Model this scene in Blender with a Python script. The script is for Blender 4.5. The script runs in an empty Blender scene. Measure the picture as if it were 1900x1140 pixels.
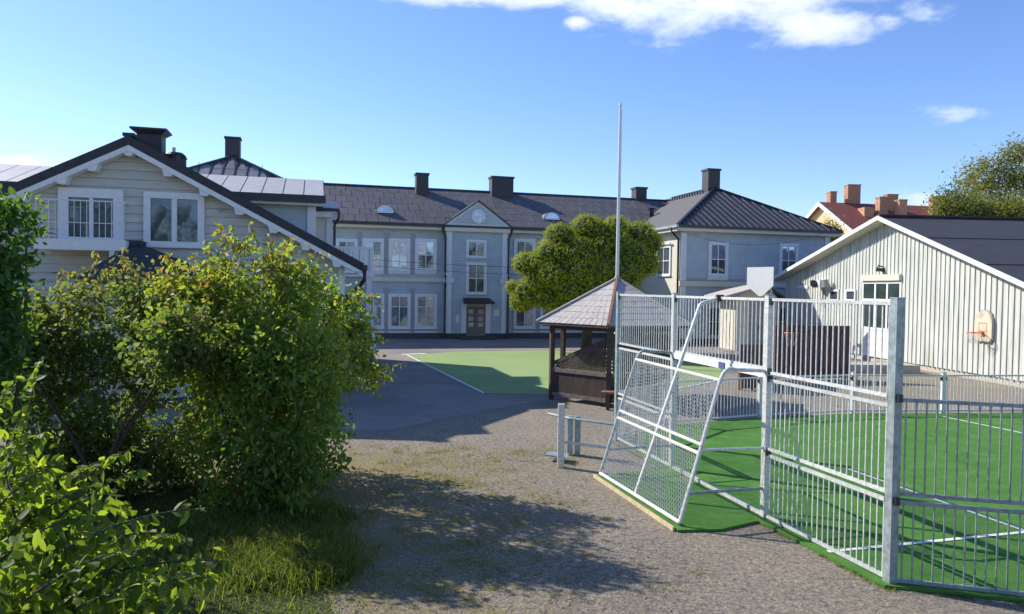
import bpy, math, random
import numpy as np
from mathutils import Vector, Matrix
random.seed(7); rng = np.random.default_rng(7)
R = math.radians
S = bpy.context.scene
COL = S.collection
# ------------------------------------------------------------ camera
H = 3.05; FPX = 1370.0; PITCH = 0.0255; ROLL = 0.015
cam = bpy.data.cameras.new('camera'); camo = bpy.data.objects.new('camera', cam); COL.objects.link(camo)
cam.sensor_width = 36; cam.lens = FPX/1900*36; cam.clip_start = .1; cam.clip_end = 3000
MC = Matrix.Rotation(math.pi/2-PITCH, 4, 'X') @ Matrix.Rotation(ROLL, 4, 'Z')
camo.matrix_world = Matrix.Translation((0, 0, H)) @ MC
S.camera = camo
# ------------------------------------------------------------ light
SUN_AZ = R(-29); SUN_EL = R(34.8)            # horizontal travel direction of the light, elevation
SUN_DIR = Vector((math.cos(SUN_AZ)*math.cos(SUN_EL), math.sin(SUN_AZ)*math.cos(SUN_EL), -math.sin(SUN_EL)))
sl = bpy.data.lights.new('sun', 'SUN'); so = bpy.data.objects.new('sun', sl); COL.objects.link(so)
sl.energy = 4.4; sl.angle = R(.53); sl.color = (1, .94, .84)
so.rotation_euler = SUN_DIR.to_track_quat('-Z', 'Y').to_euler()
so.location = (-30, 20, 40)
W = bpy.data.worlds.new('World'); S.world = W; W.use_nodes = True
def world():
    nt = W.node_tree; N = nt.nodes; L = nt.links; N.clear()
    out = N.new('ShaderNodeOutputWorld')
    sky = N.new('ShaderNodeTexSky'); sky.sky_type = 'NISHITA'; sky.sun_disc = False
    sky.sun_elevation = SUN_EL
    sky.sun_rotation = math.atan2(-SUN_DIR.x, -SUN_DIR.y)
    sky.air_density = .9; sky.dust_density = .12; sky.ozone_density = 3.0
    bg = N.new('ShaderNodeBackground'); bg.inputs[1].default_value = .132
    hs = N.new('ShaderNodeHueSaturation'); hs.inputs['Saturation'].default_value = 1.10
    L.new(sky.outputs[0], hs.inputs['Color'])
    tint = N.new('ShaderNodeVectorMath'); tint.operation = 'MULTIPLY'; tint.inputs[1].default_value = (.98, .94, 1.09)
    L.new(hs.outputs[0], tint.inputs[0]); L.new(tint.outputs[0], bg.inputs[0])
    tc = N.new('ShaderNodeTexCoord'); sp = N.new('ShaderNodeSeparateXYZ'); L.new(tc.outputs['Generated'], sp.inputs[0])
    def M(op, a, b=None, c=None):
        m = N.new('ShaderNodeMath'); m.operation = op
        for i, v in enumerate((a, b, c)):
            if v is None: continue
            if isinstance(v, (int, float)): m.inputs[i].default_value = v
            else: L.new(v, m.inputs[i])
        return m.outputs[0]
    y = M('MAXIMUM', sp.outputs[1], .05)
    u = M('DIVIDE', sp.outputs[0], y); v = M('DIVIDE', sp.outputs[2], y)
    mp = N.new('ShaderNodeMapping'); mp.inputs['Scale'].default_value = (1, 1, 2.2); L.new(tc.outputs['Generated'], mp.inputs[0])
    nz = N.new('ShaderNodeTexNoise'); nz.inputs['Scale'].default_value = 13; nz.inputs['Detail'].default_value = 9; nz.inputs['Roughness'].default_value = .62
    L.new(mp.outputs[0], nz.inputs['Vector'])
    best = None
    def uv(px, py): return ((px-950)/FPX, (535+.015*(px-950)-py)/FPX)
    for px, py, rx, ry, k in ((1330, -28, 330, 118, 1), (1500, 50, 130, 52, .8), (1140, 14, 170, 56, .8), (860, -14, 210, 40, 1), (1000,-4,120,34,.8), (1062, 45, 40, 20, .75),
                              (1765, 214, 62, 22, .42), (30, 306, 130, 26, .7), (1700, 372, 90, 24, .5), (1760, 328, 40, 14, .35), (1690, 30, 60, 30, .4), (1640,45,50,20,.45)):
        cu, cv = uv(px, py)
        a = M('DIVIDE', M('SUBTRACT', u, cu), rx/FPX); b = M('DIVIDE', M('SUBTRACT', v, cv), ry/FPX)
        e = M('MULTIPLY', M('SUBTRACT', 1.0, M('SQRT', M('ADD', M('MULTIPLY', a, a), M('MULTIPLY', b, b)))), k)
        e = M('MINIMUM', e, .75*k)
        best = e if best is None else M('MAXIMUM', best, e)
    d = M('ADD', best, M('MULTIPLY', M('SUBTRACT', nz.outputs[0], .50), 1.9))
    mr = N.new('ShaderNodeMapRange'); mr.interpolation_type = 'SMOOTHSTEP'
    L.new(d, mr.inputs[0]); mr.inputs[1].default_value = .0; mr.inputs[2].default_value = .75; mr.inputs[4].default_value = .96
    fac = M('MULTIPLY', mr.outputs[0], M('GREATER_THAN', sp.outputs[1], .1))
    cb = N.new('ShaderNodeBackground'); cb.inputs[1].default_value = 1.0
    cr = N.new('ShaderNodeValToRGB'); L.new(nz.outputs[0], cr.inputs[0])
    cr.color_ramp.elements[0].position = .35; cr.color_ramp.elements[0].color = (.86, .89, .95, 1)
    cr.color_ramp.elements[1].position = .62; cr.color_ramp.elements[1].color = (.62, .68, .74, 1)
    L.new(cr.outputs[0], cb.inputs[0])
    mx = N.new('ShaderNodeMixShader'); L.new(fac, mx.inputs[0]); L.new(bg.outputs[0], mx.inputs[1]); L.new(cb.outputs[0], mx.inputs[2])
    L.new(mx.outputs[0], out.inputs[0])
world()
S.view_settings.view_transform = 'Standard'; S.view_settings.look = 'None'
S.view_settings.exposure = 0.62; S.view_settings.gamma = 1; S.view_settings.use_curve_mapping = False
S.cycles.transparent_max_bounces = 8
# ------------------------------------------------------------ picture -> place helpers (measuring aids)
def ray(px, py):
    d = Vector(((px-950)/FPX, -(py-570)/FPX, -1)); return (MC.to_3x3() @ d)
def G(px, py, z=0.0):
    d = ray(px, py); k = (z-H)/d.z; return Vector((d.x*k, d.y*k, z))
def P(px, py, Y):
    d = ray(px, py); k = Y/d.y; return Vector((d.x*k, Y, H+d.z*k))
# ------------------------------------------------------------ mesh helpers
class MB:
    def __init__(s): s.v = []; s.f = []
    def add(s, vs, fs):
        b = len(s.v); s.v += [tuple(v) for v in vs]; s.f += [tuple(i+b for i in f) for f in fs]; return s
    def hexa(s, p):   # 8 points: bottom 4 ccw, top 4 ccw
        return s.add(p, [(0, 3, 2, 1), (4, 5, 6, 7), (0, 1, 5, 4), (1, 2, 6, 5), (2, 3, 7, 6), (3, 0, 4, 7)])
    def box(s, x0, x1, y0, y1, z0, z1):
        return s.hexa([(x0, y0, z0), (x1, y0, z0), (x1, y1, z0), (x0, y1, z0), (x0, y0, z1), (x1, y0, z1), (x1, y1, z1), (x0, y1, z1)])
    def fbox(s, fr, t0, t1, n0, n1, z0, z1):
        return s.hexa([fr(t0, n0, z0), fr(t1, n0, z0), fr(t1, n1, z0), fr(t0, n1, z0), fr(t0, n0, z1), fr(t1, n0, z1), fr(t1, n1, z1), fr(t0, n1, z1)])
    def slab(s, pts, th, up=Vector((0, 0, 1))):
        n = len(pts); pts = [Vector(p) for p in pts]; lo = [p-up*th for p in pts]
        nr = (pts[1]-pts[0]).cross(pts[2]-pts[0])
        if nr.dot(up) < 0: pts = pts[::-1]; lo = lo[::-1]
        fs = [tuple(range(n)), tuple(range(2*n-1, n-1, -1))]
        for i in range(n): j = (i+1) % n; fs.append((j, i, i+n, j+n))
        return s.add(pts+lo, fs)
    def beam(s, a, b, w, h=None, up=Vector((0, 0, 1))):
        a = Vector(a); b = Vector(b); h = h or w; d = (b-a).normalized()
        x = d.cross(up)
        if x.length < 1e-3: x = d.cross(Vector((1, 0, 0)))
        x.normalize(); y = x.cross(d)
        q = [-x*w/2-y*h/2, x*w/2-y*h/2, x*w/2+y*h/2, -x*w/2+y*h/2]
        return s.hexa([a+q[0], a+q[1], a+q[2], a+q[3], b+q[0], b+q[1], b+q[2], b+q[3]])
    def tube(s, pts, r, n=8, r1=None, cap=True):
        pts = [Vector(p) for p in pts]; m = len(pts); vs = []; r1 = r if r1 is None else r1
        for i, p in enumerate(pts):
            d = (pts[min(i+1, m-1)]-pts[max(i-1, 0)]).normalized()
            x = d.cross(Vector((0, 0, 1)))
            if x.length < .05: x = d.cross(Vector((0, 1, 0)))
            x.normalize(); y = x.cross(d); rr = r+(r1-r)*i/max(1, m-1)
            for k in range(n):
                a = 2*math.pi*k/n; vs.append(p+x*math.cos(a)*rr+y*math.sin(a)*rr)
        fs = []
        for i in range(m-1):
            for k in range(n):
                k2 = (k+1) % n; fs.append((i*n+k, i*n+k2, (i+1)*n+k2, (i+1)*n+k))
        if cap: fs += [tuple(range(n))[::-1], tuple((m-1)*n+k for k in range(n))]
        return s.add(vs, fs)
    def mesh(s, name, mat, origin=(0, 0, 0), smooth=False):
        me = bpy.data.meshes.new(name); o = Vector(origin)
        me.from_pydata([tuple(Vector(v)-o) for v in s.v], [], s.f)
        if mat: me.materials.append(mat)
        if smooth: me.polygons.foreach_set('use_smooth', [True]*len(me.polygons))
        me.update(); return me
def wloc(o):
    v = Vector((0, 0, 0))
    while o: v += o.location; o = o.parent
    return v
def put(me, name, parent=None, loc=(0, 0, 0), rot=None):
    o = bpy.data.objects.new(name, me); COL.objects.link(o); o.parent = parent; o.location = loc
    if rot: o.rotation_euler = rot
    return o
def obj(mb, name, mat, parent=None, smooth=False, label=None):
    """world-space builder -> one mesh object (child positions relative to the parent's location)"""
    w = wloc(parent) if parent else Vector((0, 0, 0))
    o = put(mb.mesh(name, mat, w, smooth), name, parent)
    if label: o['label'] = label
    return o
def tag(o, label, cat, group=None):
    o['label'] = label; o['category'] = cat
    if group: o['group'] = group
    return o
def thing(name, label, cat, loc=(0, 0, 0), group=None):
    o = bpy.data.objects.new(name, None); COL.objects.link(o); o.location = loc; o.empty_display_size = .2
    return tag(o, label, cat, group)
def recenter(o):
    """move a top-level mesh's origin to the middle of its base"""
    me = o.data; n = len(me.vertices); a = np.empty(n*3); me.vertices.foreach_get('co', a); a = a.reshape(-1, 3)
    c = np.array([a[:, 0].mean(), a[:, 1].mean(), a[:, 2].min()]); a -= c; me.vertices.foreach_set('co', a.ravel()); o.location = c; return o
def struct(o): o['kind'] = 'structure'; return o
class Frame:
    def __init__(s, x, y, deg):
        s.o = Vector((x, y, 0)); a = R(deg); s.c = math.cos(a); s.s = math.sin(a)
        s.d = Vector((s.c, s.s, 0)); s.n = Vector((-s.s, s.c, 0)); s.ang = a
    def __call__(s, t, n, z): return s.o+s.d*t+s.n*n+Vector((0, 0, z))
    def at(s, px, py, n=0):     # picture point on the plane n -> (t, z)
        d = ray(px, py); q = s.o+s.n*n
        k = (q.x*s.n.x+q.y*s.n.y)/(d.x*s.n.x+d.y*s.n.y)
        h = Vector((d.x*k, d.y*k, H+d.z*k)); return ((h-q).x*s.d.x+(h-q).y*s.d.y, h.z)
# ------------------------------------------------------------ materials
MATS = {}
def mat(name, col, rough=.6, metal=0, var=.12, scale=8, bump=0, bscale=60, spec=.5, col2=None, stretch=None, detail=6, clad=None, coat=0, lo=.35, hi=.65):
    m = bpy.data.materials.new(name); m.use_nodes = True; nt = m.node_tree; N = nt.nodes; L = nt.links
    b = N['Principled BSDF']; b.inputs['Roughness'].default_value = rough; b.inputs['Metallic'].default_value = metal
    b.inputs['Specular IOR Level'].default_value = spec
    if coat: b.inputs['Coat Weight'].default_value = coat
    tc = N.new('ShaderNodeTexCoord'); vec = tc.outputs['Object']
    geo = N.new('ShaderNodeNewGeometry'); vec = geo.outputs['Position']
    mp = N.new('ShaderNodeMapping'); mp.inputs['Scale'].default_value = stretch or (1, 1, 1); L.new(vec, mp.inputs[0])
    nz = N.new('ShaderNodeTexNoise'); nz.inputs['Scale'].default_value = scale; nz.inputs['Detail'].default_value = detail; nz.inputs['Roughness'].default_value = .6
    L.new(mp.outputs[0], nz.inputs['Vector'])
    cr = N.new('ShaderNodeValToRGB'); L.new(nz.outputs[0], cr.inputs[0])
    c1 = [max(0, c*(1-var)) for c in col]; c2 = col2 or [min(1, c*(1+var)) for c in col]
    cr.color_ramp.elements[0].position = lo; cr.color_ramp.elements[0].color = (*c1, 1)
    cr.color_ramp.elements[1].position = hi; cr.color_ramp.elements[1].color = (*c2, 1)
    # a little variation from piece to piece
    oi = N.new('ShaderNodeObjectInfo'); mr = N.new('ShaderNodeMapRange'); L.new(oi.outputs['Random'], mr.inputs[0])
    mr.inputs[3].default_value = 1-var*.6; mr.inputs[4].default_value = 1+var*.6
    vm = N.new('ShaderNodeVectorMath'); vm.operation = 'SCALE'; L.new(cr.outputs[0], vm.inputs[0]); L.new(mr.outputs[0], vm.inputs['Scale'])
    L.new(vm.outputs[0], b.inputs['Base Color'])
    hgt = None
    if bump:
        n2 = N.new('ShaderNodeTexNoise'); n2.inputs['Scale'].default_value = bscale; n2.inputs['Detail'].default_value = 4
        L.new(mp.outputs[0], n2.inputs['Vector'])
        bp = N.new('ShaderNodeBump'); bp.inputs['Strength'].default_value = bump; bp.inputs['Distance'].default_value = .02
        L.new(n2.outputs[0], bp.inputs['Height']); L.new(bp.outputs[0], b.inputs['Normal']); hgt = bp
    if clad:    # fine horizontal cladding relief, pitch in metres
        sp = N.new('ShaderNodeSeparateXYZ'); L.new(geo.outputs['Position'], sp.inputs[0])
        f = N.new('ShaderNodeMath'); f.operation = 'MULTIPLY'; f.inputs[1].default_value = 1/clad; L.new(sp.outputs[2], f.inputs[0])
        g = N.new('ShaderNodeMath'); g.operation = 'FRACT'; L.new(f.outputs[0], g.inputs[0])
        g2 = N.new('ShaderNodeMath'); g2.operation = 'SUBTRACT'; g2.inputs[0].default_value = 1; L.new(g.outputs[0], g2.inputs[1])
        bp = N.new('ShaderNodeBump'); bp.inputs['Strength'].default_value = 1; bp.inputs['Distance'].default_value = .03
        L.new(g2.outputs[0], bp.inputs['Height']); L.new(bp.outputs[0], b.inputs['Normal'])
    MATS[name] = m; return m
def glass(name, col, metal=.35, rough=.04):
    return mat(name, col, rough=rough, metal=metal, var=.25, scale=1.3, spec=.8, bump=.06, bscale=2)
def leafmat(name, stops, trans=.45, gloss=.35):
    m = bpy.data.materials.new(name); m.use_nodes = True; nt = m.node_tree; N = nt.nodes; L = nt.links
    out = N['Material Output']; b = N['Principled BSDF']; b.inputs['Roughness'].default_value = .58; b.inputs['Specular IOR Level'].default_value = gloss
    at = N.new('ShaderNodeAttribute'); at.attribute_name = 'rnd'
    oi = N.new('ShaderNodeObjectInfo'); ad = N.new('ShaderNodeMath'); ad.operation = 'ADD'; L.new(at.outputs['Fac'], ad.inputs[0])
    ml = N.new('ShaderNodeMath'); ml.operation = 'MULTIPLY'; ml.inputs[1].default_value = .25; L.new(oi.outputs['Random'], ml.inputs[0]); L.new(ml.outputs[0], ad.inputs[1])
    cr = N.new('ShaderNodeValToRGB'); L.new(ad.outputs[0], cr.inputs[0])
    el = cr.color_ramp.elements
    for i, (p, c) in enumerate(stops):
        e = el[i] if i < 2 else el.new(p)
        e.position = p; e.color = (*c, 1)
    L.new(cr.outputs[0], b.inputs['Base Color'])
    tr = N.new('ShaderNodeBsdfTranslucent')
    g = N.new('ShaderNodeVectorMath'); g.operation = 'MULTIPLY'; g.inputs[1].default_value = (1.9, 2.0, .7); L.new(cr.outputs[0], g.inputs[0]); L.new(g.outputs[0], tr.inputs[0])
    mx = N.new('ShaderNodeMixShader'); mx.inputs[0].default_value = trans; L.new(b.outputs[0], mx.inputs[1]); L.new(tr.outputs[0], mx.inputs[2]); L.new(mx.outputs[0], out.inputs[0])
    MATS[name] = m; return m
m_white = mat('white_paint', (.70, .71, .70), .5, var=.05)
m_trim = mat('white_trim', (.66, .68, .70), .55, var=.06)
m_bluewall = mat('grey_blue_cladding', (.41, .46, .475), .65, var=.09, scale=1.6, clad=.16)
m_wingwall = mat('pale_blue_cladding', (.41, .46, .48), .65, var=.08, scale=1.6, clad=.16)
m_gableboard = mat('beige_grey_board', (.50, .49, .44), .6, var=.08, scale=5, bump=.12, bscale=30, stretch=(.4, .4, 3))
m_cream = mat('cream_paint', (.60, .57, .46), .6, var=.06)
m_shedwall = mat('pale_green_cream_wood', (.53, .54, .485), .65, var=.20, scale=5, stretch=(1, 1, .12), bump=.12, bscale=30, detail=9)
m_roofdark = mat('dark_roofing', (.035, .036, .042), .7, var=.2, scale=6, bump=.3, bscale=80)
m_roofsheet = mat('dark_roof_sheet', (.10, .095, .098), .62, metal=.1, var=.16, scale=2.5, bump=.06, bscale=5)
m_roofgrey = mat('grey_roof_felt', (.115, .11, .11), .8, var=.12, scale=9, bump=.25, bscale=70)
m_roofslate = mat('blue_black_metal_roof', (.035, .038, .05), .45, metal=.3, var=.2, scale=3)
m_roofgable = mat('charcoal_shed_felt', (.040, .041, .048), .75, var=.14, scale=2, bump=.2, bscale=60)
m_metalroof = mat('pale_metal_roof', (.50, .47, .43), .5, metal=.15, var=.08, scale=3)
m_greysheet = mat('grey_sheet_metal', (.22, .22, .225), .5, metal=.3, var=.15, scale=3)
m_black = mat('black_gutter', (.018, .019, .024), .4, var=.1)
m_chim = mat('black_chimney_metal', (.03, .03, .036), .55, var=.2)
m_plinth = mat('dark_plinth', (.06, .062, .068), .8, var=.2)
m_glass = glass('window_glass', (.30, .36, .46), .55)
m_glassd = glass('dark_window_glass', (.11, .13, .15), .5)
m_curtain = mat('window_with_pale_curtain', (.34, .34, .37), .1, metal=.3, var=.3, scale=6, spec=.8)
m_glassgreen = glass('green_tinted_glass', (.045, .07, .065), .2)
m_galv = mat('galvanised_steel', (.60, .61, .575), .45, metal=.2, var=.2, scale=22, bump=.05, bscale=50)
m_galvd = mat('dark_galvanised_steel', (.30, .36, .36), .5, metal=.4, var=.25, scale=14)
m_goal = mat('bright_galvanised_tube', (.68, .69, .64), .42, metal=.15, var=.12, scale=18)
m_clamp = mat('black_clamp', (.03, .035, .035), .5)
m_wood = mat('weathered_brown_wood', (.085, .055, .042), .8, var=.3, scale=9, stretch=(1, 1, .3), bump=.35, bscale=60)
m_railwood = mat('top_lit_rail_wood', (.16, .12, .10), .8, var=.25, scale=9)  # lighter than the posts: light from above put into the rail colour
m_shingle = mat('grey_weathered_shingle', (.42, .385, .35), .8, var=.14, scale=13, bump=.4, bscale=60)
m_rust = mat('rusty_ridge', (.26, .12, .07), .8, var=.25, scale=16)
m_paleplank = mat('pale_plank', (.58, .46, .28), .7, var=.2, scale=12)
m_brownplank = mat('red_brown_plank', (.12, .055, .046), .7, var=.25, scale=9, stretch=(1, 1, .2), bump=.2)
m_orange = mat('orange_paint', (.62, .15, .07), .5)
m_board = mat('worn_backboard', (.62, .53, .38), .6, var=.25, scale=3)
m_net = mat('pale_net_cord', (.6, .58, .52), .8)
m_brick = mat('orange_chimney_brick', (.40, .22, .13), .85, var=.25, scale=5, bump=.3, bscale=20)
m_redroof = mat('red_roof_tile', (.22, .062, .042), .7, var=.2, scale=3, clad=.35)
m_yellow = mat('yellow_render', (.66, .47, .26), .8, var=.05)
m_bark = mat('bark', (.075, .055, .04), .9, var=.3, scale=20, bump=.5, bscale=60)
m_cable = mat('grey_cable', (.10, .12, .15), .6)
m_flag = mat('white_flagpole', (.66, .66, .66), .4, var=.04)
m_door = mat('brown_door', (.17, .145, .13), .5, var=.15)
m_whiteline = mat('white_line_paint', (.72, .72, .66), .7, var=.12, scale=30)
m_concrete = mat('concrete', (.40, .38, .33), .85, var=.12, scale=12, bump=.2)
m_vent = mat('grey_vent', (.3, .31, .32), .5)
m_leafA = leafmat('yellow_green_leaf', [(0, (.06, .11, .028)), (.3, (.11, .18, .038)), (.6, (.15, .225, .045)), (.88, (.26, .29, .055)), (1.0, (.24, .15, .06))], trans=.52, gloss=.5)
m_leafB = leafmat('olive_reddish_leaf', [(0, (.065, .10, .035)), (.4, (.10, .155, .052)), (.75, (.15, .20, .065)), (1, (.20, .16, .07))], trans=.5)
m_leafC = leafmat('dark_green_leaf', [(0, (.03, .07, .022)), (.5, (.06, .125, .030)), (1, (.11, .19, .04))])
m_leafD = leafmat('fresh_green_leaf', [(0, (.09, .14, .025)), (.5, (.18, .24, .038)), (1, (.32, .36, .055))], trans=.58, gloss=.5)
m_leafW = leafmat('willow_leaf', [(0, (.14, .17, .016)), (.5, (.28, .31, .028)), (1, (.42, .42, .05))], trans=.25, gloss=.15)
m_leafT = leafmat('airy_tree_leaf', [(0, (.07, .085, .03)), (.5, (.14, .155, .05)), (1, (.24, .22, .07))])
m_grass = leafmat('grass_blade', [(0, (.04, .07, .015)), (.5, (.09, .135, .026)), (1, (.20, .21, .055))], trans=.45, gloss=.2)
m_drygrass = leafmat('dry_grass_blade', [(0, (.14, .14, .05)), (.5, (.24, .22, .08)), (1, (.32, .28, .13))], trans=.3, gloss=.1)
m_berry = mat('red_berry', (.28, .03, .02), .4)
def ground_mat(name, kind):
    m = bpy.data.materials.new(name); m.use_nodes = True; nt = m.node_tree; N = nt.nodes; L = nt.links
    b = N['Principled BSDF']; b.inputs['Roughness'].default_value = .9; b.inputs['Specular IOR Level'].default_value = .25
    geo = N.new('ShaderNodeNewGeometry'); pos = geo.outputs['Position']
    def noise(sc, det=5, rough=.6, st=None):
        n = N.new('ShaderNodeTexNoise'); n.inputs['Scale'].default_value = sc; n.inputs['Detail'].default_value = det; n.inputs['Roughness'].default_value = rough
        if st:
            mp = N.new('ShaderNodeMapping'); mp.inputs['Scale'].default_value = st; L.new(pos, mp.inputs[0]); L.new(mp.outputs[0], n.inputs['Vector'])
        else: L.new(pos, n.inputs['Vector'])
        return n.outputs[0]
    def ramp(f, stops):
        r = N.new('ShaderNodeValToRGB'); L.new(f, r.inputs[0]); e = r.color_ramp.elements
        for i, (p, c) in enumerate(stops):
            q = e[i] if i < 2 else e.new(p)
            q.position = p; q.color = (*c, 1)
        return r.outputs[0]
    def mix(f, a, c, mode='MIX'):
        x = N.new('ShaderNodeMix'); x.data_type = 'RGBA'; x.blend_type = mode
        if isinstance(f, float): x.inputs[0].default_value = f
        else: L.new(f, x.inputs[0])
        L.new(a, x.inputs[6])
        if isinstance(c, tuple): x.inputs[7].default_value = (*c, 1)
        else: L.new(c, x.inputs[7])
        return x.outputs[2]
    if kind == 'gravel':
        fine = ramp(noise(34, 6, .85), [(.34, (.07, .067, .060)), (.46, (.225, .208, .178)), (.57, (.36, .33, .275)), (.68, (.64, .58, .47))])
        mid = ramp(noise(13, 7, .8), [(.38, (.48, .48, .50)), (.48, (.95, .94, .93)), (.62, (1.45, 1.34, 1.15))])
        c = mix(1.0, fine, mid, 'MULTIPLY')
        big = ramp(noise(.9, 6, .65), [(.35, (.88, .86, .85)), (.65, (1.12, 1.06, .98))])
        c = mix(1.0, c, big, 'MULTIPLY')
        tan = ramp(noise(7, 6, .75), [(.58, (0, 0, 0)), (.68, (.75, .75, .75))])
        c = mix(tan, c, (.46, .37, .27))
        vor = N.new('ShaderNodeTexVoronoi'); vor.inputs['Scale'].default_value = 17; L.new(pos, vor.inputs['Vector'])
        st = ramp(vor.outputs['Distance'], [(.12, (1, 1, 1)), (.25, (0, 0, 0))])
        stc = ramp(vor.outputs['Color'], [(.3, (.05, .047, .045)), (.55, (.22, .20, .18)), (.8, (.62, .52, .41))])
        c = mix(st, c, stc)
        # mossy, yellowish worn patches on the left of the path
        sp = N.new('ShaderNodeSeparateXYZ'); L.new(pos, sp.inputs[0])
        mr = N.new('ShaderNodeMapRange'); mr.interpolation_type = 'SMOOTHSTEP'; L.new(sp.outputs[0], mr.inputs[0]); mr.inputs[1].default_value = 2.6; mr.inputs[2].default_value = -2.6
        mr2 = N.new('ShaderNodeMapRange'); mr2.interpolation_type = 'SMOOTHSTEP'; L.new(sp.outputs[1], mr2.inputs[0]); mr2.inputs[1].default_value = 15.2; mr2.inputs[2].default_value = 12.5
        mm = N.new('ShaderNodeMath'); mm.operation = 'MULTIPLY'; L.new(mr.outputs[0], mm.inputs[0]); L.new(mr2.outputs[0], mm.inputs[1])
        pt = noise(2.3, 8, .7)
        ad = N.new('ShaderNodeMath'); ad.operation = 'MULTIPLY_ADD'; L.new(mm.outputs[0], ad.inputs[0]); ad.inputs[1].default_value = .30; L.new(pt, ad.inputs[2])
        pm = N.new('ShaderNodeMapRange'); pm.interpolation_type = 'SMOOTHSTEP'; L.new(ad.outputs[0], pm.inputs[0]); pm.inputs[1].default_value = .60; pm.inputs[2].default_value = .84; pm.inputs[4].default_value = .8
        moss = ramp(noise(26, 5, .7), [(.35, (.17, .14, .06)), (.6, (.33, .27, .11)), (.75, (.40, .33, .19))])
        c = mix(pm.outputs[0], c, moss)
        hh = noise(45, 6, .8); bs = .9; bd = .035
    elif kind == 'asphalt':
        base = ramp(noise(60, 6, .8), [(.3, (.18, .163, .148)), (.5, (.27, .245, .22)), (.7, (.36, .327, .295))])
        big = ramp(noise(.55, 6), [(.35, (.86, .85, .87)), (.65, (1.1, 1.06, 1.02))])
        c = mix(1.0, base, big, 'MULTIPLY')
        pa = ramp(noise(.28, 3, .4), [(.50, (1, 1, 1)), (.515, (.86, .86, .88))]); c = mix(1.0, c, pa, 'MULTIPLY')
        sp_ = ramp(noise(5, 8, .8), [(.36, (.8, .8, .8)), (.5, (1, 1, 1)), (.66, (1.15, 1.12, 1.06))]); c = mix(1.0, c, sp_, 'MULTIPLY')
        hh = noise(70, 5); bs = .35; bd = .01
    elif kind == 'turf':
        base = ramp(noise(70, 5, .8), [(.3, (.035, .125, .018)), (.5, (.075, .225, .032)), (.7, (.13, .32, .055))])
        big = ramp(noise(.9, 5, .6, (1, 4, 1)), [(.35, (.82, .85, .85)), (.65, (1.12, 1.1, 1.05))])
        c = mix(1.0, base, big, 'MULTIPLY')
        wear = ramp(noise(2.2, 8, .75), [(.46, (0, 0, 0)), (.72, (.6, .6, .6))]); c = mix(wear, c, (.19, .33, .09))
        hh = noise(140, 3); bs = .8; bd = .02
    elif kind == 'field':
        base = ramp(noise(40, 5, .8), [(.3, (.21, .31, .11)), (.5, (.27, .37, .14)), (.7, (.34, .43, .18))])
        big = ramp(noise(.35, 5), [(.35, (.9, .93, .9)), (.65, (1.08, 1.05, 1.1))])
        c = mix(1.0, base, big, 'MULTIPLY')
        wr = ramp(noise(1.3, 8, .75), [(.5, (0, 0, 0)), (.72, (.4, .4, .4))]); c = mix(wr, c, (.33, .34, .18))
        hh = noise(90, 3); bs = .5; bd = .01
    elif kind == 'soil':
        c = ramp(noise(14, 7, .7), [(.3, (.035, .035, .018)), (.5, (.07, .085, .028)), (.7, (.13, .13, .05))]); hh = noise(30, 5); bs = 1.0; bd = .05
    L.new(c, b.inputs['Base Color'])
    bp = N.new('ShaderNodeBump'); bp.inputs['Strength'].default_value = bs; bp.inputs['Distance'].default_value = bd
    L.new(hh, bp.inputs['Height']); L.new(bp.outputs[0], b.inputs['Normal'])
    return m
g_gravel = ground_mat('gravel', 'gravel'); g_asph = ground_mat('worn_asphalt', 'asphalt'); g_turf = ground_mat('artificial_turf', 'turf')
g_field = ground_mat('faded_play_surface', 'field'); g_soil = ground_mat('grassy_soil', 'soil')
# ------------------------------------------------------------ ground
def sheet(name, pts, z, mtl, th=0):
    mb = MB()
    if th: mb.slab([(p[0], p[1], z) for p in pts], th)
    else: mb.add([(p[0], p[1], z) for p in pts], [tuple(range(len(pts)))])
    o = obj(mb, name, mtl); 
    if o.data.polygons[0].normal.z < 0 and not th: o.data.flip_normals()
    return struct(o)
sheet('ground', [(-400, -30), (400, -30), (400, 600), (-400, 600)], 0, g_gravel)
def wobble(pts, step=.5, amp=.08, seed=1):
    r = random.Random(seed); out = []
    for i in range(len(pts)):
        a = Vector(pts[i]); b = Vector(pts[(i+1) % len(pts)]); k = max(1, int((b-a).length/step))
        for j in range(k):
            q = a+(b-a)*j/k; out.append((q.x+r.uniform(-amp, amp), q.y+r.uniform(-amp, amp)))
    return out
sheet('asphalt_yard', wobble([(-14, 15.2), (-2.5, 15.6), (-.4, 18.6), (1.0, 20.2), (4.6, 19.6), (7, 24), (14, 30), (24, 40), (24, 55), (-30, 46), (-30, 20)], .8, .12), .004, g_asph)
sheet('play_surface', [(-4.55, 32.6), (-.72, 21.2), (3.6, 21.0), (7.4, 25.4), (9.3, 33.5), (2.0, 36.4), (-2.6, 34.8)], .012, g_field)
def strip(name, a, b, w, z, mtl, th=.0):
    a = Vector((*a, 0)); b = Vector((*b, 0)); d = (b-a).normalized(); x = Vector((-d.y, d.x, 0))*w/2
    return sheet(name, [(a-x)[:2], (b-x)[:2], (b+x)[:2], (a+x)[:2]], z, mtl, th)
strip('painted_line', (-4.6, 32.6), (-.78, 21.2), .09, .022, m_whiteline)
strip('painted_line', (-4.9, 32.9), (-3.9, 33.6), .35, .016, m_whiteline)
strip('painted_line', (7.4, 25.4), (3.6, 21.05), .09, .022, m_whiteline)
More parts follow.
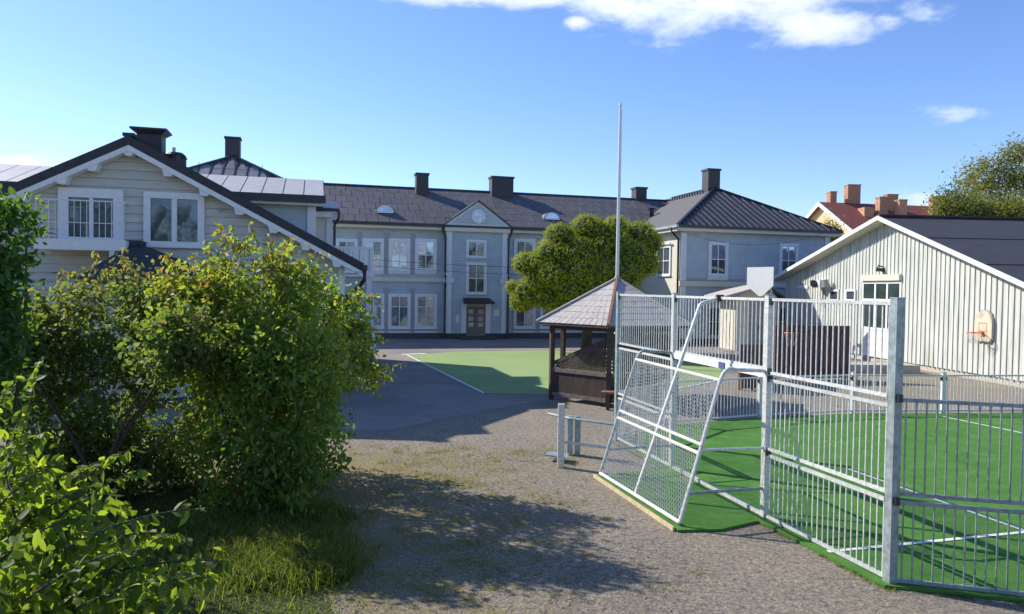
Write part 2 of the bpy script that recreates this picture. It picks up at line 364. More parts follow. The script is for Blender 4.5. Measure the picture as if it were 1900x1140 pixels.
# sports pitch
A = Vector((2.15, 14.84, 0)); B = Vector((2.75, 12.46, 0)); C = Vector((3.42, 9.81, 0)); D = Vector((4.0, 7.66, 0))
F1 = Vector((3.5, 16.6, 0)); F2 = Vector((6.03, 17.8, 0)); F3 = Vector((8.67, 18.65, 0)); F4 = Vector((11.07, 18.85, 0)); F5 = Vector((13.7, 19.2, 0)); F6 = Vector((16.3, 19.5, 0))
E1 = Vector((6.35, 7.02, 0)); E2 = Vector((8.75, 6.36, 0)); E3 = Vector((11.2, 5.7, 0))
turf_pts = [(1.40, 11.86), (2.13, 9.24), (2.7, 9.3), (3.28, 9.66), (3.34, 9.55), (3.90, 7.57), (6.3, 6.96), (11.2, 5.62), (18, 9), (17.5, 19.45), (13.7, 19.05), (11.07, 18.7), (8.67, 18.5), (6.03, 17.65), (3.5, 16.45), (2.25, 14.9), (2.6, 12.5)]
sheet('artificial_pitch', turf_pts, .035, g_turf, .03)
GL = .040
strip('pitch_line', (5.82, 12.6), (6.9, 8.35), .07, GL, m_whiteline)
strip('pitch_line', (3.72, 8.52), (6.86, 9.42), .07, GL+.003, m_whiteline)
strip('pitch_line', (10.7, 18.2), (12.1, 13.0), .07, GL, m_whiteline)
strip('pitch_line', (2.88, 12.3), (3.5, 9.75), .06, GL, m_whiteline)
mb = MB(); mb.beam((1.37, 11.90, .03), (2.09, 9.28, .03), .03, .05); o = obj(mb, 'timber_edging', m_paleplank); tag(recenter(o), 'pale timber edging board along the turf below the leaning goal net', 'edging board')
sheet('grassy_bank', wobble([(-12, 1), (-1.7, 1), (-1.4, 5), (-1.75, 8.0), (-2.2, 9.8), (-3.4, 10.8), (-6, 11.5), (-12, 12)], .3, .16, 5), .006, g_soil)
# ------------------------------------------------------------ building helpers
def window(fr, root, t0, t1, z0, z1, n=0, cols=2, rows=2, case=.11, gl=None, sill=True, trim=None, bar=.05, apron=0, rowsplit=None, name='window', proud=.07):
    """window on wall plane n (outside is -n): casing and bars one mesh, each pane a sub-part"""
    trim = trim or m_trim
    mb = MB(); p = proud
    mb.fbox(fr, t0-case, t0, n-p, n, z0-case, z1+case); mb.fbox(fr, t1, t1+case, n-p, n, z0-case, z1+case)
    mb.fbox(fr, t0, t1, n-p, n, z1, z1+case); mb.fbox(fr, t0, t1, n-p, n, z0-case, z0)
    q = p*.7
    for i in range(1, cols):
        t = t0+(t1-t0)*i/cols; mb.fbox(fr, t-bar/2, t+bar/2, n-q, n, z0, z1)
    zs = [z0+(z1-z0)*i/rows for i in range(rows+1)] if not rowsplit else [z0]+[z0+(z1-z0)*r for r in rowsplit]+[z1]
    for z in zs[1:-1]:
        for i in range(cols):
            a = t0+(t1-t0)*i/cols+(bar/2 if i else 0); b = t0+(t1-t0)*(i+1)/cols-(bar/2 if i < cols-1 else 0)
            mb.fbox(fr, a, b, n-q, n, z-bar/2, z+bar/2)
    if sill: mb.fbox(fr, t0-case-.03, t1+case+.03, n-p-.05, n-p-.001, z0-case, z0-case+.05)
    if apron: mb.fbox(fr, t0-case, t1+case, n-p*.5, n, z0-case-apron, z0-case-.004)
    w = obj(mb, name, trim, root)
    gl = gl or m_glass
    for i in range(cols):
        for j in range(len(zs)-1):
            g = gl[(i+j*cols) % len(gl)] if isinstance(gl, list) else gl
            a = t0+(t1-t0)*i/cols; b = t0+(t1-t0)*(i+1)/cols
            # old panes are never quite flat: a hair of tilt each
            k = MB(); e = random.uniform(-.004, .004); e2 = random.uniform(-.004, .004)
            k.hexa([fr(a, n-.012+e, zs[j]), fr(b, n-.012-e, zs[j]), fr(b, n, zs[j]), fr(a, n, zs[j]), fr(a, n-.012+e2, zs[j+1]), fr(b, n-.012-e2, zs[j+1]), fr(b, n, zs[j+1]), fr(a, n, zs[j+1])])
            obj(k, 'pane', g, w)
    return w
def downpipe(root, pts, r=.05, name='downpipe'):
    return obj(MB().tube(pts, r, 8), name, m_black, root)
def chimney(fr, root, t, n, w, d, z0, z1, cap=.06, name='chimney', mt=None):
    mb = MB(); mb.fbox(fr, t-w/2, t+w/2, n-d/2, n+d/2, z0, z1-.12); c = obj(mb, name, mt or m_chim, root)
    k = MB(); k.fbox(fr, t-w/2-cap, t+w/2+cap, n-d/2-cap, n+d/2+cap, z1-.12, z1); obj(k, 'chimney_cap', mt or m_chim, c)
    return c
# ============================================================ main school building
MF = Frame(-4.0, 43.8, 15)
school = thing('school_building', 'long two storey grey blue school with dark roof, small pediment and projecting hipped wings', 'building', MF(0, 0, 0))
EZ = 6.72; RZ = 9.5; RN = 5.3
b = MB(); b.fbox(MF, -12, 17.4, 0, 10.6, .32, EZ-.1); obj(b, 'wall', m_bluewall, school)
b = MB(); b.fbox(MF, -12, 17.4, -.05, 10.6, -.1, .32); obj(b, 'plinth', m_plinth, school)
# roof
b = MB(); b.slab([MF(-12, -.45, EZ), MF(17.4, -.45, EZ), MF(17.4, RN, RZ), MF(-12, RN, RZ)], .12); b.slab([MF(-12, RN, RZ), MF(17.4, RN, RZ), MF(17.4, 11, EZ), MF(-12, 11, EZ)], .12)
roof = obj(b, 'roof', m_roofsheet, school)
sl_len = math.hypot(RN+.45, RZ-EZ); rows = 6; sw = .66; sh = sl_len/rows
ang = math.atan2(RZ-EZ, RN+.45)
b = MB(); b.hexa([(.012, .01, 0), (sw-.012, .01, 0), (sw-.012, sh-.008, 0), (.012, sh-.008, 0), (.012, .01, .016), (sw-.012, .01, .016), (sw-.012, sh-.008, .012), (.012, sh-.008, .012)])
b.hexa([(sw-.03, .01, .0), (sw-.003, .01, .0), (sw-.003, sh, 0), (sw-.03, sh, 0), (sw-.03, .01, .034), (sw-.003, .01, .034), (sw-.003, sh, .03), (sw-.03, sh, .03)])
shm = b.mesh('roof_sheet', m_roofsheet)
Rb = Matrix.Rotation(MF.ang, 4, 'Z') @ Matrix.Rotation(ang, 4, 'X')
cnt = 0
for r in range(rows):
    q = (r+.0)/rows; t = -8.6+(r % 2)*sw*.5
    while t < 16.6 and cnt < 296:
        # stop at the right wing's valley
        n = -.45+(RN+.45)*q; z = EZ+(RZ-EZ)*q
        lim = 12.3+max(0, n+.5)*.9
        if t+sw < lim and not (-.2 < t+.3 < 3.9 and r < 2 and abs(t+.3-1.9) < 2.0-r*1.2):
            o = put(shm, 'roof_sheet', school, MF(t, n, z+.004)-MF(0, 0, 0))
            e = Rb.to_euler(); e.x += random.uniform(-.004, .004); e.y += random.uniform(-.006, .006); o.rotation_euler = e; cnt += 1
        t += sw
b = MB(); b.beam(MF(-12, RN, RZ+.03), MF(17.4, RN, RZ+.03), .3, .06); obj(b, 'ridge_cap', m_roofsheet, school)
b = MB(); b.fbox(MF, -12, 12.2, -.42, -.02, EZ-.34, EZ-.14); obj(b, 'eaves_soffit', m_cream, school)
b = MB(); b.fbox(MF, -12, -.02, -.58, -.44, EZ-.17, EZ-.03); b.fbox(MF, 3.85, 12.2, -.58, -.44, EZ-.17, EZ-.03); obj(b, 'gutter', m_black, school)
# risalit
t0, _ = MF.at(827, 500, -.3); t1, _ = MF.at(941, 500, -.3)
b = MB(); b.fbox(MF, t0, t1, -.35, 0, .32, EZ-.1); obj(b, 'entrance_bay', m_bluewall, school)
b = MB(); b.fbox(MF, t0-.02, t1+.02, -.38, -.05, -.1, .32); obj(b, 'plinth', m_plinth, school)
for a in (t0, t1-.34):
    b = MB(); b.fbox(MF, a, a+.34, -.41, -.35, .33, 3.3); obj(b, 'pilaster', m_trim, school)
    b = MB(); b.fbox(MF, a, a+.34, -.41, -.35, 3.62, EZ-.3); obj(b, 'pilaster', m_trim, school)
    b = MB(); b.fbox(MF, a-.12, a+.46, -.46, -.35, 3.31, 3.6); obj(b, 'string_course', m_trim, school)
tm = (t0+t1)/2; ph = 1.45
b = MB()
pz = EZ-.02
v = [MF(t0-.15, -.5, pz), MF(t1+.15, -.5, pz), MF(tm, -.5, pz+ph), MF(t0-.15, 2.6, pz), MF(t1+.15, 2.6, pz), MF(tm, 2.6, pz+ph)]
b.add(v, [(0, 1, 2), (3, 5, 4), (0, 3, 4, 1), (1, 4, 5, 2), (2, 5, 3, 0)]); ped = obj(b, 'pediment', m_trim, school)
b = MB()
v = [MF(t0+.3, -.53, pz+.12), MF(t1-.3, -.53, pz+.12), MF(tm, -.53, pz+ph-.16), MF(t0+.3, -.5, pz+.12), MF(t1-.3, -.5, pz+.12), MF(tm, -.5, pz+ph-.16)]
b.add(v, [(0, 1, 2), (3, 5, 4), (0, 3, 4, 1), (1, 4, 5, 2), (2, 5, 3, 0)]); obj(b, 'tympanum', m_bluewall, ped)
for sgn, te in ((-1, t0-.3), (1, t1+.3)):
    b = MB(); b.slab([MF(te, -.62, pz-.03), MF(tm, -.62, pz+ph+.08), MF(tm, 2.9, pz+ph+.08), MF(te, 2.9, pz-.03)], .09); obj(b, 'pediment_roof', m_black, school)
b = MB(); b.fbox(MF, t0-.3, t1+.3, -.62, -.5, pz-.12, pz); obj(b, 'gutter', m_black, school)
b = MB(); b.fbox(MF, t0-.1, t1+.1, -.56, -.36, pz-.36, pz-.13); obj(b, 'cornice', m_cream, school)
def disc(mb, fr, t, z, r, n0, n1, k=24, r2=0):
    ring = [(t+math.cos(2*math.pi*i/k)*r, z+math.sin(2*math.pi*i/k)*r) for i in range(k)]
    if not r2:
        vs = [fr(a, n0, c) for a, c in ring]+[fr(a, n1, c) for a, c in ring]
        mb.add(vs, [tuple(range(k)), tuple(range(2*k-1, k-1, -1))]+[((i+1) % k, i, i+k, (i+1) % k+k) for i in range(k)])
    else:
        r_ = [(t+math.cos(2*math.pi*i/k)*r2, z+math.sin(2*math.pi*i/k)*r2) for i in range(k)]
        vs = [fr(a, n0, c) for a, c in ring]+[fr(a, n0, c) for a, c in r_]+[fr(a, n1, c) for a, c in ring]+[fr(a, n1, c) for a, c in r_]
        fs = []
        for i in range(k):
            j = (i+1) % k; fs += [(i, j, k+j, k+i), (2*k+i, 3*k+i, 3*k+j, 2*k+j), (i, 2*k+i, 2*k+j, j), (k+i, k+j, 3*k+j, 3*k+i)]
        mb.add(vs, fs)
b = MB(); disc(b, MF, tm, pz+.55, .42, -.6, -.53, r2=.27); rw = obj(b, 'round_window', m_trim, school)
b = MB(); disc(b, MF, tm, pz+.55, .27, -.55, -.53); obj(b, 'pane', m_glass, rw)
b = MB(); b.fbox(MF, tm-.02, tm+.02, -.58, -.55, pz+.28, pz+.82); b.fbox(MF, tm-.27, tm-.021, -.58, -.55, pz+.53, pz+.57); b.fbox(MF, tm+.021, tm+.27, -.58, -.55, pz+.53, pz+.57); obj(b, 'glazing_bar', m_trim, rw)
# entrance bay windows and door
ta, za = MF.at(870, 450, -.35); tb, zb = MF.at(897, 475, -.35)
window(MF, school, ta, tb, zb, za, -.35, 2, 1, .17, [m_glassd, m_curtain])
ta, z3 = MF.at(870, 492, -.35); tb, z4 = MF.at(897, 542, -.35)
window(MF, school, ta, tb, z4, z3, -.35, 2, 2, .17, [m_glassd, m_glassd, m_curtain, m_curtain])
ta, z5 = MF.at(865, 569, -.35); tb, _ = MF.at(901, 569, -.35)
for a in (ta-.3, tb): b = MB(); b.fbox(MF, a, a+.3, -.42, -.35, .33, z5+.2); obj(b, 'door_casing', m_trim, school)
for k in range(2):
    a = ta+(tb-ta)*k/2+.012; c = ta+(tb-ta)*(k+1)/2-.012
    b = MB(); b.fbox(MF, a, c, -.40, -.35, .16, z5); d = obj(b, 'door', m_door, school)
    for zz in (z5-.42, z5-.85, z5-1.2):
        b = MB(); b.fbox(MF, a+.13, c-.13, -.415, -.4, zz, zz+.24); obj(b, 'pane', m_curtain, d)
b = MB(); b.slab([MF(ta-.35, -1.25, z5+.28), MF(tb+.35, -1.25, z5+.28), MF(tb+.2, -.36, z5+.52), MF(ta-.2, -.36, z5+.52)], .1); obj(b, 'door_canopy', m_black, school)
b = MB(); b.fbox(MF, ta-.5, tb+.5, -1.3, -.39, -.02, .15); obj(b, 'door_step', m_plinth, school)
b = MB(); b.fbox(MF, tb+.5, tb+.85, -.38, -.352, 1.35, 1.75); obj(b, 'notice', m_white, school)
b = MB(); b.fbox(MF, ta-.62, ta-.42, -.40, -.352, .95, 1.4); obj(b, 'letter_box', m_trim, school)
# windows of the long facade
def bay(px, up=True, low=True, gu=None, gd=None):
    ta, z1 = MF.at(px-13.5, 449); tb, z0 = MF.at(px+13.5, 498)
    if up: window(MF, school, ta, tb, z0, z1, 0, 2, 2, .2, gu or m_glass, apron=.14)
    ta, z1 = MF.at(px-14.5, 551); tb, z0 = MF.at(px+14.5, 605)
    if low:
        window(MF, school, ta, tb, z0, z1, 0, 2, 2, .19, gd or m_glass, rowsplit=[.66])
        b = MB(); b.fbox(MF, ta-.17, tb+.17, -.03, 0, .34, z0-.3); obj(b, 'apron_panel', m_trim, school)
gm = m_glass; gc = m_curtain; gk = m_glassd
bay(643, True, True, [gk, gk, gk, gk], gm)
bay(692, True, True, [gm, gc, gm, gk], [gk, gm, gk, gm])
bay(741, True, True, [gm, gm, gc, gc], [gm, gm, gc, gc])
bay(790, True, True, [gk, gk, gc, gm], [gc, gc, gc, gc])
for px in (973, 1022, 1071, 1120, 1169): bay(px, True, True, [gm, gm, gm, gm], [gk, gc, gk, gk])
for px in (667, 716.5, 765.5, 998, 1047, 1096, 1145):
    for (a, c, zz0, zz1) in ((px-5, px+5, 3.75, 6.15), (px-5, px+5, .45, 2.95)):
        ta, _ = MF.at(a, 500); tb, _ = MF.at(c, 500)
        b = MB(); b.fbox(MF, ta, tb, -.02, 0, zz0, zz1); obj(b, 'panel_strip', m_vent, school)
for a, c in ((-12, t0-.06), (t1+.06, 12.3)):
    b = MB(); b.fbox(MF, a, c, -.1, -.001, 3.34, 3.56); obj(b, 'string_course', m_cream, school)
for px in (826, 943):
    t, _ = MF.at(px, 500, -.45)
    off = -.12 if px < 900 else .12
    downpipe(school, [MF(t+off*1.4, -.55, EZ-.15), MF(t+off*1.4, -.5, EZ-.35), MF(t, -.47, EZ-.75), MF(t, -.47, 3.95), MF(t, -.56, 3.7), MF(t, -.56, 3.2), MF(t, -.47, 3.0), MF(t, -.47, .1)], .065)
# lunette dormers
for px, py in ((714, 392), (1023, 407)):
    q = .24; n = -.45+(RN+.45)*q; z = EZ+(RZ-EZ)*q; t, _ = MF.at(px, py, n)
    b = MB(); k = 12; rr = .55
    ring = [(math.cos(math.pi*i/k)*rr, math.sin(math.pi*i/k)*rr*.85) for i in range(k+1)]
    vs = [MF(t+a, n-.15, z+c) for a, c in ring]+[MF(t+a, n+1.3, z+c) for a, c in ring]
    b.add(vs, [tuple(range(k+1))]+[(i+1, i, i+k+1, i+k+2) for i in range(k)])
    dm = obj(b, 'lunette_dormer', m_roofsheet, school)
    b = MB(); vs = [MF(t+a*.92, n-.17, z+c*.9+.02) for a, c in ring]+[MF(t+a*.72, n-.17, z+c*.7+.05) for a, c in ring]+[MF(t+a*.92, n-.15, z+c*.9+.02) for a, c in ring]
    b.add(vs, [(i, i+1, i+k+2, i+k+1) for i in range(k)]+[(i, i+2*k+2, i+2*k+3, i+1) for i in range(k)]); obj(b, 'arched_frame', m_trim, dm)
    b = MB(); b.add([MF(t+a*.72, n-.16, z+c*.7+.05) for a, c in ring], [tuple(range(k+1))]); obj(b, 'pane', m_glass, dm)
    b = MB(); b.fbox(MF, t-.5, t+.5, n-.17, n-.1501, z-.02, z+.06); obj(b, 'sill', m_trim, dm)
def chim_px(px0, px1, pytop, n, zb, d=.8):
    ta, z = MF.at(px0, pytop, n); tb, _ = MF.at(px1, pytop, n); return chimney(MF, school, (ta+tb)/2, n, (tb-ta)*.9, d, zb, z)
chim_px(770, 795, 322, 4.6, 8.8); chim_px(908, 952, 328, 4.9, 8.9, .9); chim_px(1175, 1197, 348, 5.4, 9.0)
# roof hatch outline and snow rail
# right wing: front at n=-5.43
WF = -5.43; w0 = 12.52; w1 = 22.3; wm = (w0+w1)/2; HZ = 9.72
b = MB(); b.fbox(MF, w0, w1, WF, -.001, .32, EZ-.1); b.fbox(MF, w0+5, w1, 0, 9, .32, EZ-.1); wing = obj(b, 'wing', m_wingwall, school)
b = MB(); b.fbox(MF, w0-.03, w1+.03, WF-.04, -.1, -.1, .32); obj(b, 'plinth', m_plinth, school)
b = MB(); eo = .5
fa = MF(wm, WF+4.9, HZ); bk = MF(wm, RN, HZ)
b.slab([MF(w0-eo, WF-eo, EZ), MF(w1+eo, WF-eo, EZ), fa], .1); obj(b, 'hip_roof', m_roofslate, school)
b = MB(); b.slab([MF(w0-eo, WF-eo, EZ+.002), fa, bk, MF(w0-eo, .6, EZ+.002)], .1); obj(b, 'side_roof', m_roofgrey, school)
b = MB(); b.slab([MF(w1+eo, WF-eo, EZ+.002), MF(w1+eo, 10, EZ+.002), MF(wm, 5.3, HZ), fa], .1); obj(b, 'side_roof', m_roofslate, school)
for k in range(1, 25):     # standing seams on the front hip
    t = w0-eo+(w1-w0+2*eo)*k/25; h = min(t-(w0-eo), (w1+eo)-t)/((w1-w0)/2+eo)
    if h < .04: continue
    a = MF(t, WF-eo, EZ+.02); e = a+(MF(t, WF+4.9, HZ+.02)-a)*h
    b = MB(); b.beam(a, e, .035, .05); obj(b, 'standing_seam', m_roofslate, school)
for q in (MF(w0-eo, WF-eo, EZ), MF(w1+eo, WF-eo, EZ)):
    b = MB(); b.beam(q+Vector((0, 0, .03)), fa+Vector((0, 0, .03)), .16, .07); obj(b, 'hip_cap', m_black, school)
b = MB(); b.beam(fa+Vector((0, 0, .03)), bk+Vector((0, 0, .03)), .2, .08); obj(b, 'ridge_cap', m_black, school)
for k in range(16): b = MB(); b.fbox(MF, wm-.7, wm-.62, WF+5.2+k*.35, WF+5.3+k*.35, HZ-.36, HZ-.16); obj(b, 'snow_guard', m_black, school)
b = MB(); b.fbox(MF, w0-eo, w1+eo, WF-eo-.12, WF-eo, EZ-.14, EZ-.0); obj(b, 'gutter', m_black, school)
b = MB(); b.fbox(MF, w0-eo-.12, w0-eo, WF-eo-.12, .2, EZ-.14, EZ-.0); obj(b, 'gutter', m_galvd, school)
b = MB(); b.fbox(MF, w0-eo+.02, w1+eo-.02, WF-eo+.02, WF, EZ-.32, EZ-.14); b.fbox(MF, w0-eo+.02, w0, WF+.001, -.42, EZ-.32, EZ-.14); obj(b, 'eaves_soffit', m_cream, school)
for a in (w0-.02, w1-.32):
    b = MB(); b.fbox(MF, a, a+.34, WF-.05, WF, 3.62, EZ-.33); obj(b, 'corner_board', m_trim, school)
    b = MB(); b.fbox(MF, a, a+.34, WF-.05, WF, .33, 3.3); obj(b, 'corner_board', m_trim, school)
b = MB(); b.fbox(MF, w0-.1, w1+.1, WF-.12, WF-.001, 3.31, 3.6); obj(b, 'string_course', m_cream, school)
b = MB(); b.fbox(MF, w0-.02, w1, WF-.03, WF-.0005, 3.61, 3.78); obj(b, 'panel_strip', m_vent, school)
for x0, x1, y0, y1 in ((1320, 1344, 455, 508), (1451, 1474, 458, 510)):
    ta, z1 = MF.at(x0, y0, WF); tb, z0 = MF.at(x1, y1, WF); window(MF, school, ta, tb, z0, z1, WF, 2, 2, .2, [gk, gk, gm, gm], apron=.16)
for x0, x1 in ((1203, 1228), (1314, 1341), (1447, 1474)):
    if x0 < 1250: continue
    ta, z1 = MF.at(x0, 572, WF); tb, z0 = MF.at(x1, 622, WF); window(MF, school, ta, tb, z0, z1, WF, 2, 2, .2, gk)
WL = Frame(*(MF(w0, -.0, 0)[:2]), 15-90)      # left face of the wing, t runs towards the camera
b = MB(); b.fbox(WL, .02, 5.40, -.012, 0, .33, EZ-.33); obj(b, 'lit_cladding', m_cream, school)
ta, z1 = WL.at(1222, 462, -.01); tb, z0 = WL.at(1243, 508, -.01)
window(WL, school, ta, tb, z0, z1, -.012, 2, 2, .16, gk)
b = MB(); b.fbox(WL, ta-.25, tb+.25, -.2, -.1, z1+.2, z1+.28); obj(b, 'window_hood', m_trim, school)
downpipe(school, [WL(5.2, -.5, EZ-.1), WL(5.2, -.45, EZ-.35), WL(5.3, -.1, EZ-.75), WL(5.3, -.1, .2)], .065)
chimney(MF, school, wm-.05, WF+5.3, .85, .8, 9.0, 10.95)
b = MB(); b.fbox(MF, wm-3.35, wm-3.05, WF+7.4, WF+7.7, HZ-2.2, HZ-1.25); b.fbox(MF, wm-3.42, wm-2.98, WF+7.33, WF+7.77, HZ-1.25, HZ-1.18); obj(b, 'roof_vent', m_black, school)
# left wing with pyramid roof
lw0, lw1, lwf = -17.4, -7.8, 2.9; lm = (lw0+lw1)/2; LZ = 11.3; EZs = EZ; EZ = 8.35; HZs = HZ; HZ = LZ
b = MB(); b.fbox(MF, lw0, lw1, lwf, lwf+9, .0, EZ-.1); obj(b, 'stair_tower', m_wingwall, school)
la = MF(lm, lwf+4.8, HZ)
b = MB(); b.slab([MF(lw0-eo, lwf-eo, EZ), MF(lw1+eo, lwf-eo, EZ), la], .1); obj(b, 'hip_roof', m_roofsheet, school)
b = MB(); b.slab([MF(lw1+eo, lwf-eo, EZ), MF(lw1+eo, lwf+10, EZ), la], .1); b.slab([MF(lw0-eo, lwf-eo, EZ), MF(lw0-eo, lwf+10, EZ), la], .1); obj(b, 'side_roof', m_roofsheet, school)
for q in (MF(lw0-eo, lwf-eo, EZ), MF(lw1+eo, lwf-eo, EZ)):
    b = MB(); b.beam(q+Vector((0, 0, .05)), la+Vector((0, 0, .05)), .22, .12); obj(b, 'hip_cap', m_black, school)
for k in range(1, 15):
    t = lw0-eo+(lw1-lw0+2*eo)*k/15; h = min(t-(lw0-eo), (lw1+eo)-t)/((lw1-lw0)/2+eo)
    a = MF(t, lwf-eo, EZ+.03); e = a+(MF(t, lwf+4.8, HZ+.03)-a)*h
    b = MB(); b.beam(a, e, .06, .07); obj(b, 'standing_seam', m_black, school)
# pale sheets between the seams, two courses near the top
for k in range(0, 15):
    tA = lw0-eo+(lw1-lw0+2*eo)*(k+.08)/15; tB = lw0-eo+(lw1-lw0+2*eo)*(k+.92)/15
    hw = (lw1-lw0)/2+eo
    for h0, h1 in ((.04, .3), (.32, .6), (.62, .97)):
        def lim(h): return (lm-hw*(1-h)+.1, lm+hw*(1-h)-.1)
        pts = []
        a0 = max(tA, lim(h0)[0]); b0 = min(tB, lim(h0)[1]); a1 = max(tA, lim(h1)[0]); b1 = min(tB, lim(h1)[1])
        if b0-a0 < .08 : continue
        if b1 <= a1: a1 = b1 = (a0+b0)/2
        f = lambda t, h: MF(t, lwf-eo, EZ+.03)+(MF(t, lwf+4.8, HZ+.03)-MF(t, lwf-eo, EZ+.03))*h
        if b1 == a1: pts = [f(a0, h0), f(b0, h0), f(a1, (h0+h1)/2)]
        else: pts = [f(a0, h0), f(b0, h0), f(b1, h1), f(a1, h1)]
        b = MB(); b.slab(pts, .03); obj(b, 'roof_sheet', m_greysheet, school)
chimney(MF, school, lm-.05, lwf+5.1, .9, .8, 10.6, 12.55)
EZ = EZs; HZ = HZs
# ============================================================ left house
HF = Frame(-10.04, 19.3, 15)
house = thing('gabled_house', 'beige board house with white bargeboards, pale metal dormer roofs and front balcony', 'house', HF(0, .4, 0))
SL = .527; AZ = 6.88
def rz(t, off=0): return AZ-SL*abs(t)-off
TH = .25
for sg in (-1, 1):
    b = MB(); b.slab([HF(0, 0, AZ), HF(sg*6.05, 0, rz(6.05)), HF(sg*6.05, 2.6, rz(6.05)), HF(0, 2.6, AZ)], TH); obj(b, 'roof', m_roofdark, house)
    b = MB()
    v = [HF(0, .0, AZ-TH-.005), HF(sg*6.0, .0, rz(6.0)-TH-.005), HF(sg*6.0, .0, rz(6.0)-TH-.14), HF(0, .0, AZ-TH-.15)]
    w = [p+HF.n*.05 for p in v]
    b.add(v+w, [(0, 1, 2, 3), (7, 6, 5, 4), (0, 4, 5, 1), (1, 5, 6, 2), (2, 6, 7, 3), (3, 7, 4, 0)]); obj(b, 'bargeboard', m_white, house)
    b = MB(); b.slab([HF(0, .05, AZ-TH-.1), HF(sg*5.98, .05, rz(5.98)-TH-.1), HF(sg*5.98, .395, rz(5.98)-TH-.1), HF(0, .395, AZ-TH-.1)], .04); obj(b, 'soffit', m_white, house)
b = MB(); b.beam(HF(0, -.02, AZ+.02), HF(0, 2.7, AZ+.02), .28, .08); obj(b, 'ridge_cap', m_roofdark, house)
# brackets under the verge
for k, t in enumerate([-5.0, -4.15, -3.3, -2.45, -1.55, -.85, 0, .93, 1.83, 2.72, 3.6, 4.45, 5.3]):
    b = MB(); z = rz(t)-TH-.14; s = .14
    if t == 0: pr = [(-.17, .04), (.17, .04), (.07, -.14), (-.07, -.14)]
    else:
        g = -math.copysign(1, t)
        pr = [(-.16, -SL*.16*(-g)*-1*1), (.16, SL*.16*(-g)*-1), (.10, -.15), (-.06, -.17)]
        pr = [(-.14, .14*SL*math.copysign(1, t)), (.14, -.14*SL*math.copysign(1, t)), (.08, -.13), (-.08, -.13)]
    v = [HF(t+a, .02, z+c) for a, c in pr]+[HF(t+a, .39, z+c) for a, c in pr]
    b.add(v, [(0, 1, 2, 3), (7, 6, 5, 4), (0, 4, 5, 1), (1, 5, 6, 2), (2, 6, 7, 3), (3, 7, 4, 0)]); obj(b, 'bracket', m_white, house)
# gable wall core and boards
b = MB(); wz = 3.4
v = [HF(-5.5, .45, .3), HF(5.5, .45, .3), HF(5.5, .45, rz(5.5)-.3), HF(0, .45, AZ-.3), HF(-5.5, .45, rz(5.5)-.3)]
w = [p+HF.n*6.5 for p in v]
b.add(v+w, [(0, 1, 2, 3, 4), (9, 8, 7, 6, 5), (0, 5, 6, 1), (1, 6, 7, 2), (2, 7, 8, 3), (3, 8, 9, 4), (4, 9, 5, 0)]); obj(b, 'wall', m_gableboard, house)
b = MB(); b.fbox(HF, -5.45, 5.45, .43, 6.8, -.1, .3); obj(b, 'foundation', m_plinth, house)
bz = .32; pitch = .228
while bz < AZ-.5:
    z1_ = min(bz+pitch-.008, AZ-.42)
    ta = min(5.5, (AZ-.32-bz)/SL); tb = min(5.5, max(.01, (AZ-.32-z1_)/SL))
    v = [HF(-ta, .40, bz), HF(ta, .40, bz), HF(ta, .45, bz), HF(-ta, .45, bz), HF(-tb, .432, z1_), HF(tb, .432, z1_), HF(tb, .45, z1_), HF(-tb, .45, z1_)]
    obj(MB().hexa(v), 'board', m_gableboard, house); bz += pitch
b = MB(); b.fbox(HF, 5.36, 5.54, .385, .4, .3, rz(5.5)-.35); obj(b, 'corner_board', m_white, house)
b = MB(); b.fbox(HF, 5.5, 6.0, .0, 2.6, rz(5.9)-.36, rz(5.9)-.32); obj(b, 'eaves_soffit', m_white, house)
b = MB(); b.fbox(HF, 6.0, 6.15, -.03, 2.6, rz(6.05)-.2, rz(6.05)-.05); obj(b, 'gutter', m_black, house)
downpipe(house, [HF(6.08, .1, rz(6.05)-.15), HF(6.08, .15, rz(6.05)-.45), HF(5.95, .3, rz(6.05)-.65), HF(5.6, .35, rz(6)-.95), HF(5.6, .35, .2)], .055)
# gable windows
ta, z1 = HF.at(128, 366, .4); tb, z0 = HF.at(211, 442, .4)
window(HF, house, ta, tb, z0, z1, .4, 2, 1, .24, [gk, gk], trim=m_white, bar=.09, sill=False)
ta, z1 = HF.at(280, 368, .4); tb, z0 = HF.at(367, 450, .4)
window(HF, house, ta, tb, z0, z1, .4, 2, 1, .17, [gk, gk], trim=m_white, bar=.13)
b = MB(); disc(b, HF, *HF.at(410, 389, .39), .05, .34, .40, 12); obj(b, 'wall_vent', m_vent, house)
# chimneys
def hx(px, py, n): return HF.at(px, py, n)
ta, z = hx(258, 252, 1.4); tb, _ = hx(304, 252, 1.4)
b = MB(); b.fbox(HF, ta, tb, 1.1, 1.7, 6.2, z); ch = obj(b, 'chimney', m_chim, house)
ta2, zt = hx(248, 240, 1.4); tb2, _ = hx(313, 240, 1.4)
b = MB(); v = [HF(ta+.02, 1.12, z), HF(tb-.02, 1.12, z), HF(tb-.02, 1.68, z), HF(ta+.02, 1.68, z), HF(ta2, 1.0, zt-.05), HF(tb2, 1.0, zt-.05), HF(tb2, 1.8, zt-.05), HF(ta2, 1.8, zt-.05)]
b.hexa(v); b.fbox(HF, ta2-.02, tb2+.02, .98, 1.82, zt-.049, zt); obj(b, 'chimney_hood', m_chim, ch)
for (x, yb, yt, w) in ((325, 300, 284, .30), (336, 305, 290, .18)):
    tt, z = hx(x, yt, 1.9); b = MB(); b.tube([HF(tt, 1.9, 5.6), HF(tt, 1.9, z-.08)], w*.8, 12); vs = obj(b, 'roof_vent', m_chim, house)
    b = MB(); b.tube([HF(tt, 1.9, z-.08), HF(tt, 1.9, z)], w, 12, w*.7); obj(b, 'vent_cowl', m_chim, vs)
